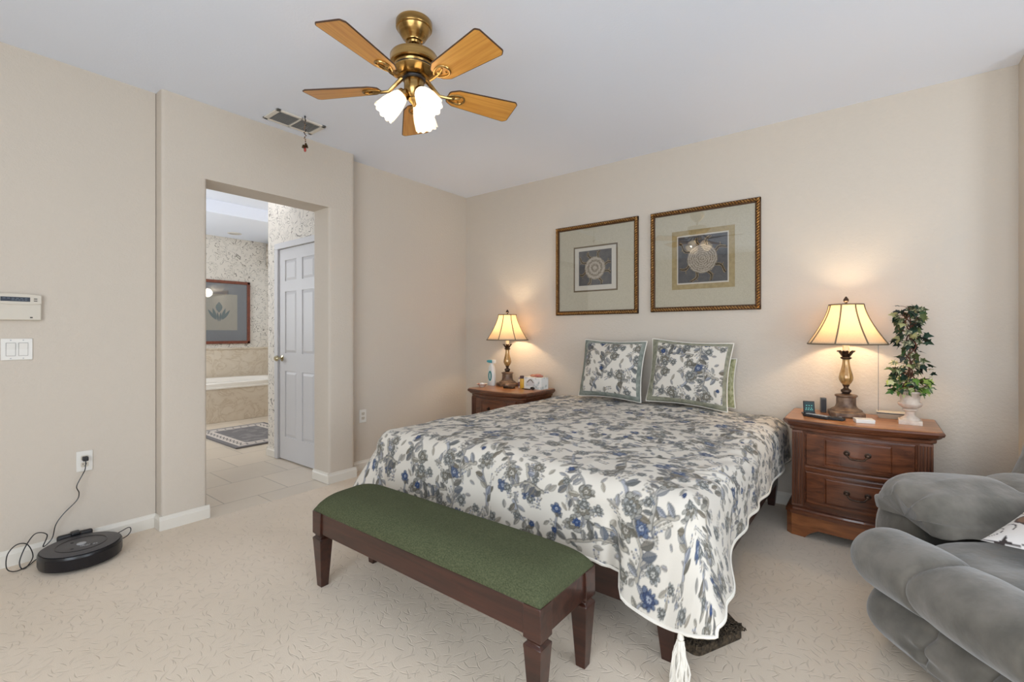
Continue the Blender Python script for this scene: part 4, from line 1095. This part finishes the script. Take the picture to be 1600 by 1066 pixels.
# ------------------------------------------------------------------ ceiling fan
def fan():
    t = thing('ceiling_fan', 'brass ceiling fan with five oak blades and three lit glass shades', 'ceiling fan', (-1.77, 1.505, H))
    MB().lathe([(.001, 0), (.083, 0), (.087, -.006), (.087, -.034), (.083, -.040), (.080, -.041), (.078, -.046), (.055, -.083), (.043, -.092), (.041, -.097), (.031, -.100), (.028, -.108), (.001, -.108)], 48).build('canopy', M['brass'], t)
    MB().lathe([(.011, -.10), (.011, -.17)], 16).build('downrod', M['brassdark'], t)
    MB().lathe([(.012, -.163), (.022, -.165), (.100, -.167), (.111, -.170), (.115, -.176), (.115, -.212), (.111, -.217), (.097, -.220), (.095, -.224), (.093, -.236), (.090, -.239), (.105, -.242), (.106, -.247), (.088, -.262), (.066, -.272), (.052, -.275), (.001, -.276)], 56).build('motor_housing', M['brass'], t)
    MB().lathe([(.092, -.228), (.0952, -.229), (.0952, -.233), (.092, -.234)], 48, cap=False).build('vent_band', M['black'], t)
    MB().lathe([(.052, -.273), (.056, -.277), (.054, -.284), (.046, -.288)], 40).build('switch_ring', M['blackmatte'], t)
    MB().lathe([(.046, -.286), (.049, -.292), (.048, -.335), (.036, -.362), (.028, -.372), (.030, -.380), (.022, -.392), (.012, -.400), (.006, -.412), (.001, -.414)], 40).build('light_kit_body', M['brass'], t)
    BZ = -.32
    for k in range(5):
        a = math.radians(-5.5+72*k)
        mx = Matrix.Rotation(a, 4, 'Z') @ tr(0, 0, BZ) @ rot('X', -12)
        # blade outline
        pts = []
        def hwid(u): return .048+.018*min(1, u*1.3)
        N_ = 16; r0, r1 = .175, .535
        up = [(r0+(r1-r0)*i/N_, hwid(i/N_)) for i in range(N_+1)]
        lo_ = [(x, -y) for x, y in reversed(up)]
        ol = poly_round([(r0, -.034), (r0+.04, -.058), (r1-.012, -.080), (r1+.002, -.066), (r1+.006, .066), (r1-.012, .080), (r0+.04, .058), (r0, .034)], [.02, .02, .012, .012, .012, .012, .02, .02], 4)
        b_ = MB(); prism(b_, ol, -.003, .003, 'z')
        bo = b_.build('blade', M['blade'], t, smooth=False); bo.matrix_local = mx
        ed = MB(); pp = [Vector((x, y, 0)) for x, y in ol]; pp.append(pp[0]); ed.tube(pp, .0036, 6); ed.build('blade_edge', M['bladeedge'], bo)
        ir = MB()
        def I(p, z=-.006): return mx @ Vector((p[0], p[1], z))
        loop = [I((.215+.045*math.cos(q), .030*math.sin(q)*(1+.25*math.cos(q)))) for q in [2*PI*i/24 for i in range(25)]]
        ir.tube(loop, .0055, 8)
        base = Matrix.Rotation(a, 4, 'Z')
        ir.tube([base @ Vector((.060, .0, -.268)), base @ Vector((.095, 0, -.30)), base @ Vector((.13, 0, -.330)), I((.172, 0), -.010), I((.20, 0), -.006), I((.235, -.012), -.006)], [.012, .010, .008, .008, .006, .004], 8)
        ir.ellipsoid(I((.20, 0), -.005), (.014, .014, .006), n=12, m=6)
        for q in ((.232, .014), (.232, -.014)): ir.ellipsoid(I(q, -.005), (.005, .005, .004), n=8, m=5)
        ir.build('blade_iron', M['brass'], t)
    for k, deg in enumerate((112.8, 232.8, -7.2)):
        a = math.radians(deg); base = Matrix.Rotation(a, 4, 'Z') @ tr(.046, 0, -.352) @ rot('Y', -42)
        arm = MB(); arm.tube([Matrix.Rotation(a, 4, 'Z') @ Vector(p) for p in ((.020, 0, -.335), (.036, 0, -.336), (.048, 0, -.348))], .013, 10)
        arm.lathe([(.010, .006), (.028, .0), (.031, -.008), (.031, -.02), (.027, -.022)], 24, mx=base)
        arm.build('lamp_arm', M['brass'], t)
        sh = MB(); scallop_shade(sh, base @ tr(0, 0, -.012), .030, .056, .128); so = sh.build('glass_shade', M['opal'], t)
        bl = MB(); bl.ellipsoid(base @ Vector((0, 0, -.07)), (.019, .019, .028), mx=base.to_3x3().to_4x4(), n=16, m=10); bl.build('bulb', M['fanbulb'], t)
        point('fan_light', tuple(base @ Vector((0, 0, -.07))), 9, (1, .90, .76), .03, t)
fan()

# ------------------------------------------------------------------ ceiling vent and hanging ornament
def vent():
    t = thing('ceiling_vent', 'white rectangular air vent with grey louvres on the ceiling by the doorway', 'vent', (-3.275, 1.69, H))
    a, b_ = .105, .178; f = MB()
    for x0, x1, y0, y1 in ((-a, a, -b_, -b_+.03), (-a, a, b_-.03, b_), (-a, -a+.022, -b_, b_), (a-.022, a, -b_, b_), (-a, a, -.006, .006)): f.box(x0, x1, y0, y1, -.012, -.001)
    f.build('frame', M['trim'], t, smooth=False, bevel=.002)
    MB().box(-a+.01, a-.01, -b_+.01, b_-.01, -.004, -.0005).build('backing', mat('duct_dark', (128, 126, 122), .8)[0], t, smooth=False)
    for s_ in (-1, 1):
        l = MB()
        for k in range(12):
            x = -a+.026+k*(2*a-.052)/11
            y0, y1 = (.008, b_-.032) if s_ > 0 else (-b_+.032, -.008)
            l.box(-.006, .006, y0, y1, -.0006, .0006, mx=tr(x, 0, -.008) @ rot('Y', 38))
        l.build('louvres', mat('louvre_grey_%d' % s_, (186, 184, 180), .5)[0], t, smooth=False)
vent()
def ornament():
    x, y = -3.135, 1.688
    t = thing('hanging_ornament', 'beaded string ornament with red drop hanging from the ceiling vent', 'ornament', (x, y, H))
    MB().tube([(0, 0, 0), (0, 0, -.025), (.004, 0, -.03)], .003, 6).ellipsoid((0, 0, -.008), (.007, .007, .005)).build('hook', M['blackmatte'], t)
    rr = random.Random(2); b_ = MB()
    for i in range(16): b_.ellipsoid((.004*math.sin(i*1.9), .004*math.cos(i*1.7), -.03-i*.0098), (.0045, .0045, .0058), n=8, m=5)
    b_.build('bead_string', noisy('mixed_beads', (40, 36, 36), (150, 120, 90), 90, .3, lo=.45, hi=.55), t)
    c = MB()
    for k, q in enumerate((0, 1.6, 3.1, 4.7)): c.lathe([(.002, .012), (.006, .008), (.010, -.006), (.011, -.010), (.001, -.009)], 10, mx=tr(.012*math.cos(q), .012*math.sin(q), -.205-.004*k))
    c.build('bells', M['brassdark'], t)
    MB().ellipsoid((0, 0, -.238), (.009, .009, .015), n=10, m=7).tube([(0, 0, -.19), (0, 0, -.23)], .0015, 5).build('red_drop', mat('red_glass', (168, 66, 56), .15)[0], t)
ornament()

# ------------------------------------------------------------------ things on the left wall
def on_left(name, label, cat, y, z, x=XL1): return thing(name, label, cat, (x, y, z))
t = on_left('alarm_keypad', 'ivory alarm keypad with dark display on the left wall above the switches', 'keypad', .345, 1.360)
W2 = .092
MB().box(.001, .024, -W2, W2, -.068, .022).build('flip_cover', M['plastic2'], t, bevel=.005, seg=3)
kp = MB(); prism(kp, [(-W2, .022)]+[(-W2+2*W2*i/12, .020-.006*math.sin(PI*i/12)) for i in range(13)]+[(W2, .067)]+[(W2-2*W2*i/12, .067+.006*math.sin(PI*i/12)) for i in range(1, 13)], .001, .028, 'x'); kp.build('housing', M['plastic2'], t, angle=30, bevel=.003)
MB().box(.028, .0292, -.060, .048, .031, .054).build('display', mat('lcd_dark', (44, 50, 62), .5)[0], t, smooth=False)
dd = MB()
for k in range(6): dd.box(.0292, .0296, -.052+k*.016, -.052+k*.016+.010, .045, .048)
for k in range(5): dd.box(.0292, .0296, -.020+k*.012, -.020+k*.012+.009, .037, .040)
dd.build('display_text', mat('lcd_text', (104, 114, 124), .6)[0], t, smooth=False)
MB().box(.028, .030, .062, .075, .034, .038).box(.028, .030, .062, .075, .045, .049).build('indicator_lights', M['slot'], t, smooth=False)
MB().box(.0235, .0252, .048, .058, -.056, -.050).build('latch_mark', M['slot'], t, smooth=False)
t = on_left('light_switch', 'white two-gang rocker switch plate on the left wall below the keypad', 'light switch', .347, 1.138)
MB().box(.0005, .006, -.059, .059, -.057, .057).build('plate', M['plastic'], t, bevel=.003)
for y in (-.023, .023):
    MB().box(.0055, .0072, y-.018, y+.018, -.035, .035).build('switch_bezel', mat('bezel_shadow', (150, 146, 140), .6)[0], t, smooth=False)
    MB().loft([[Vector((x, y+q*.0165, z)) for x, q in ((.006, -1), (.006, 1))] for z in (-.033, .033)], cap=False, closed=False).loft([[Vector((xx, y+q*.0165, z)) for q in (-1, 1)] for xx, z in ((.0075, -.033), (.0085, -.001), (.0125, .033))], cap=False, closed=False).add([(.006, y-.0165, .033), (.006, y+.0165, .033), (.0125, y+.0165, .033), (.0125, y-.0165, .033)], [(0, 1, 2, 3)]).build('rocker', M['plastic'], t, smooth=False)
scw = MB()
for y in (-.023, .023):
    for z in (-.048, .048): scw.lathe([(.001, 0), (.003, 0), (.003, .0015), (.001, .0018)], 8, mx=tr(.006, y, z) @ rot('Y', 90))
scw.build('screws', M['lightgrey'], t)
def outlet(label, y, z, x, holes=(1, -1)):
    t = on_left('power_outlet', label, 'outlet', y, z, x)
    MB().box(.0005, .006, -.036, .036, -.058, .058).build('plate', M['plastic'], t, bevel=.003)
    for s_ in (1, -1):
        o = MB(); prism(o, poly_round([(-.017, s_*.02-.0135), (.017, s_*.02-.0135), (.017, s_*.02+.0135), (-.017, s_*.02+.0135)], .008), .006, .0075, 'x')
        so = o.build('socket', M['plastic2'], t, smooth=False)
        MB().box(.0074, .0079, -.0085, -.006, s_*.02-.001, s_*.02+.008).box(.0074, .0079, .006, .0085, s_*.02-.001, s_*.02+.008).box(.0074, .0079, -.0025, .0025, s_*.02-.009, s_*.02-.005).build('slots', M['slot'], so, smooth=False)
    return t
outlet('white power outlet low on the left wall with the black vacuum plug in it', .615, .488, XL1)
outlet('white empty power outlet on the left wall between doorway and bed', 2.485, .480, XL3)

# ------------------------------------------------------------------ robot vacuum, dock, cord
def vacuum():
    VX, VY = -3.368, .565
    t = thing('robot_vacuum', 'black round robot vacuum parked by the left wall', 'vacuum', (VX, VY, 0), math.radians(0))
    MB().lathe([(.150, .008), (.166, .016), (.170, .03), (.170, .078), (.166, .086), (.001, .086)], 64).build('body', M['black'], t)
    MB().lathe([(.001, .0862), (.150, .0862), (.158, .0862), (.160, .089), (.154, .091), (.001, .091)], 64).build('top_plate', M['charcoal'], t)
    MB().lathe([(.100, .0905), (.104, .0935), (.108, .0905)], 64, cap=False).build('ring', M['black'], t)
    MB().lathe([(.001, .091), (.02, .091), (.02, .0935), (.001, .094)], 28).build('clean_button', M['lightgrey'], t)
    bm_ = MB()
    for k in range(-20, 21):
        pass
    arc = [(.1715*math.cos(q), .1715*math.sin(q)) for q in [math.radians(-62+124*i/30) for i in range(31)]]
    bm_.loft([[Vector((x, y, z)) for x, y in arc]+[Vector((x*.985, y*.985, z)) for x, y in reversed(arc)] for z in (.022, .074)])
    bm_.build('bumper', mat('gloss_black', (18, 18, 24), .12)[0], t)
    for q in (-2.6, 2.6): pass
    dots = MB()
    for (x, y) in ((.05, .03), (-.05, -.03), (.045, -.045)): dots.lathe([(.001, 0), (.007, 0), (.007, .001), (.001, .0012)], 12, mx=tr(x, y, .091))
    dots.build('buttons', M['blackmatte'], t)
    cu = D.curves.new('lettering', 'FONT'); cu.body = 'iRobot'; cu.size = .026; cu.extrude = .0004; cu.align_x = 'CENTER'
    tmp = D.objects.new('tmp', cu); C.objects.link(tmp)
    bpy.context.view_layer.update()
    me = D.meshes.new_from_object(tmp.evaluated_get(bpy.context.evaluated_depsgraph_get())); D.objects.remove(tmp)
    me.materials.clear(); me.materials.append(M['lightgrey'])
    o = D.objects.new('lettering', me); C.objects.link(o); o.parent = t; o.location = (.052, .02, .0915); o.rotation_euler = (0, 0, math.radians(75))
    # dock
    k = thing('charging_dock', 'black charging dock with looping power cord behind the robot vacuum', 'dock', (XL1+.016, VY+.005, 0))
    MB().box(.001, .03, -.075, .075, .002, .10).build('tower', M['blackmatte'], k, bevel=.01, seg=3)
    MB().box(.001, .045, -.02, .02, .088, .108).build('sensor_hump', M['black'], k, bevel=.006)
    MB().box(.001, .03, -.085, .085, 0, .012).build('base', M['black'], k, bevel=.003)
    c = k
    def P_(x, y, z): return (x-(XL1+.016), y-VY-.005, z)
    ctrl = [P_(-3.555, .615, .505), P_(-3.545, .610, .45), P_(-3.55, .600, .42), P_(-3.55, .575, .36), P_(-3.55, .585, .32), P_(-3.55, .575, .28), P_(-3.55, .52, .22), P_(-3.55, .49, .17), P_(-3.55, .475, .10), P_(-3.545, .44, .07), P_(-3.54, .455, .13), P_(-3.53, .41, .155), P_(-3.50, .37, .11), P_(-3.47, .345, .05), P_(-3.46, .352, .012), P_(-3.49, .375, .008), P_(-3.53, .40, .04), P_(-3.54, .38, .105), P_(-3.53, .34, .12), P_(-3.50, .305, .09), P_(-3.47, .30, .03), P_(-3.46, .33, .008), P_(-3.50, .38, .006), P_(-3.56, .42, .008), P_(-3.565, .47, .01)]
    def smooth_path(cp, n=10):
        out = []
        for i in range(len(cp)-1):
            p0, p1, p2, p3 = [Vector(cp[max(0, min(len(cp)-1, i+j))]) for j in (-1, 0, 1, 2)]
            for s_ in range(n):
                u = s_/n; out.append(.5*((2*p1)+(-p0+p2)*u+(2*p0-5*p1+4*p2-p3)*u*u+(-p0+3*p1-3*p2+p3)*u**3))
        out.append(Vector(cp[-1])); return out
    MB().tube(smooth_path(ctrl), .0026, 6).tube(smooth_path([P_(-3.565, .65, .01), P_(-3.53, .745, .04), P_(-3.51, .80, .065), P_(-3.49, .80, .04), P_(-3.50, .76, .012), P_(-3.56, .66, .008)]), .0024, 6).build('power_cord', M['black'], c)
    MB().box(-.009, .024, .033, .057, .486+.006, .516).build('plug', M['blackmatte'], c, bevel=.004)
vacuum()

# ------------------------------------------------------------------ sofa (built in its own frame: x = lat, y = depth)
def sofa():
    LA, DE = 1.95, 1.50
    c, s_ = math.cos(YAW), math.sin(YAW)
    t = thing('sofa', 'grey microsuede reclining sofa with puffy arm at the right edge', 'sofa', (c*LA-s_*DE, s_*LA+c*DE, 0), YAW)
    def n3(p, f, a): return a*noise.noise(Vector(p)*f)
    def wob(q, f=5, a=.006):
        return Vector((q[0]+n3((q[0], q[1], q[2]), f, a), q[1]+n3((q[1]+7, q[2], q[0]), f, a), q[2]+n3((q[2]+3, q[0], q[1]), f, a)))
    # front roll: axis along depth, seams between puffy segments
    y_far, y_near = 1.93-DE, .55-DE
    seams = [1.56-DE, 1.18-DE, .80-DE]
    def roll(u, v):
        y = y_far+(y_near-y_far)*u; a = 2*PI*v
        e = min(1, max(0, (y_far-y)/.13)); e2 = min(1, (y-y_near)/.10)
        end = math.sqrt(max(0, 1-(1-e)**2))*math.sqrt(max(0, 1-(1-e2)**2))
        pin = 1
        for q in seams: pin -= .10*math.exp(-((y-q-.05*math.cos(a)**2)/.010)**2) + .04*math.exp(-((y-q)/.05)**2)
        r = end*pin
        x = 1.475-LA+.128*r*math.cos(a)*1.05; z = .345+.115*r*math.sin(a)
        return wob((x, y, z), 6, .008)
    MB().grid(roll, 150, 40).build('front_roll', M['sofa'], t, angle=80, weld=True)
    # base front: bulging skirt with vertical channels
    bs = [1.57-DE, 1.38-DE, 1.30-DE, 1.10-DE, .9-DE]
    def skirt(u, v):
        y = (1.90-DE)+(y_near-(1.90-DE))*u; z = .27*(1-v)+.012*v
        e = min(1, max(0, (1.90-DE-y)/.14)); endf = math.sqrt(max(0, 1-(1-e)**2))
        bul = math.sin(PI*(.12+.78*v))**.8
        x = 1.60-LA-(.225*bul)*(.35+.65*endf)
        for q in bs: x += .022*math.exp(-((y-q)/.012)**2)
        x += .010*math.sin(v*26+y*9)*math.exp(-((y-bs[0])/.08)**2)+.006*math.sin(v*19+y*14)*math.exp(-((y-bs[3])/.08)**2)
        return wob((x, y, z), 7, .008)
    def far_side(u, v):   # closes the far end
        q = skirt(0, v); return Vector((q.x+(2.45-LA-q.x)*u, q.y-.0*u, q.z))
    MB().grid(skirt, 150, 40).grid(far_side, 10, 40).build('front_skirt', M['sofa'], t, angle=80)
    # seat
    sc = (1.98-LA, 1.18-DE, .325)
    st = MB(); st.ellipsoid(sc, (.47, .66, .115), n=60, m=30, e=.35)
    st.v = [tuple(wob(q, 4, .012)) for q in st.v]
    st.build('seat_cushion', M['sofa'], t, angle=80)
    # far arm: body drum + big pad draped to the inside
    am = MB()
    def armbody(u, v):
        x = (1.70-LA)+.62*u; a = 2*PI*v
        e = min(1, u/.08); r = math.sqrt(max(0, 1-(1-e)**2))*(.0+1)
        return wob((x, 2.10-DE+.135*r*math.cos(a), .30+.21*r*math.sin(a)*(1 if math.sin(a) > 0 else 1.35)), 5, .006)
    am.grid(armbody, 40, 36); am.build('arm', M['sofa'], t, angle=80, weld=True)
    pad = MB()
    def padf(u, v):          # u along arm (front->back), v over the top from outer to inner
        L = .42; x0 = 1.685
        xx = x0+L*u
        prof_y = [2.23, 2.20, 2.10, 1.99, 1.88, 1.80, 1.78]
        prof_z = [.42, .53, .595, .60, .555, .475, .425]
        f = v*6; i = min(5, int(f)); w_ = f-i; w_ = w_
        y = prof_y[i]*(1-w_)+prof_y[i+1]*w_; z = prof_z[i]*(1-w_)+prof_z[i+1]*w_
        cyy, czz = 2.02, .42
        e = max(0.0, 1-abs(2*u-1)**3.0)**.5
        tuck = .018*math.exp(-((v-.80)/.03)**2)*(1-u)**2
        k = .55+.45*e
        y = cyy+(y-cyy)*k; z = czz+(z-czz)*k
        xx += (.035*math.sin(PI*v) if u > .5 else -.02*math.sin(PI*v))*abs(2*u-1)
        # the inner side reaches further back
        xx += .07*v*u
        wr = .008*math.sin(v*30+u*5)*math.exp(-((u-.04)/.12)**2)+.006*math.sin(v*34)*math.exp(-((u-.97)/.09)**2)
        z += wr-tuck; y += wr+tuck
        fz = .012*math.sin(v*18+2.5*math.sin(u*5))*math.exp(-(u/.30)**2)+.010*math.sin(v*21+u*7)*math.exp(-((1-u)/.25)**2); z += fz; y += fz*.6
        return wob((xx-LA, y-DE, z), 5, .010)
    pad.grid(padf, 60, 48)
    def cap0(u, v): q = padf(0, v); c0 = Vector((1.70-LA, 2.02-DE, .43)); return q.lerp(c0, u)
    def cap1(u, v): q = padf(1, v); c0 = Vector((2.14-LA, 2.00-DE, .43)); return q.lerp(c0, u)
    pad.grid(cap0, 6, 48).grid(cap1, 6, 48)
    pad.build('arm_pad', M['sofa'], t, angle=80, weld=True)
    rp = MB(); rp.ellipsoid((2.30-LA, 2.07-DE, .46), (.20, .17, .115), n=40, m=24, e=.7); rp.v = [tuple(wob(q, 7, .014)) for q in rp.v]
    rp.build('rear_arm_pad', M['sofa'], t, angle=80)
    bk = MB(); bk.ellipsoid((2.50-LA, 1.38-DE, .66), (.19, .86, .36), n=60, m=30, e=.45)
    bk.v = [tuple(wob((q[0]+.45*(q[2]-.6), q[1], q[2]), 4, .018)) for q in bk.v]
    bk.build('backrest', M['sofa'], t, angle=80)
    # throw pillow resting on the seat
    tp = thing('throw_pillow', 'white throw pillow with brown flower print on the grey sofa', 'pillow', (c*2.00-s_*1.545, s_*2.00+c*1.545, .462), YAW)
    mb_w, N = .25, 110
    g = np.linspace(-1, 1, N); U, V = np.meshgrid(g, g)
    bul = np.clip(1-np.abs(U)**2.4, 0, 1)**.6*np.clip(1-np.abs(V)**2.4, 0, 1)**.6
    sq = 1-.06*(np.cos(U*PI/2)+np.cos(V*PI/2))
    X = U*mb_w*(1-.06*np.cos(V*PI/2)); Y = V*mb_w*(1-.06*np.cos(U*PI/2)); Z = .06*bul
    ang = math.radians(25)
    X2, Y2 = X*math.cos(ang)-Y*math.sin(ang), X*math.sin(ang)+Y*math.cos(ang)
    tilt = math.radians(-10)
    col = np.empty(U.shape+(3,), np.float32); col[:] = S((222, 216, 210))[:3]
    nz = vnoise(U+3, V+3, 2, 2.2); ln = np.abs(np.sin(nz*16)) < .16; col[ln] = S((60, 52, 50))[:3]
    rad = np.hypot(X2+.10, Y2-.09)+.02*vnoise(U+5, V+5, 4, 9); br = (rad < .085); col[br] = S((128, 92, 66))[:3]; col[rad < .04] = S((206, 184, 150))[:3]
    col[(rad > .08)*(rad < .09)] = S((70, 48, 38))[:3]
    lift = (X2+.35)*math.sin(-tilt)
    P = np.stack([X2*math.cos(tilt), Y2, Z+lift+.02], -1); Pb = np.stack([X2*math.cos(tilt), Y2, -.3*Z+lift+.02], -1)
    npgrid('cover_top', P, col, M['floral'], tp); npgrid('cover_underside', Pb[:, ::-1], col[:, ::-1], M['floral'], tp)
sofa()
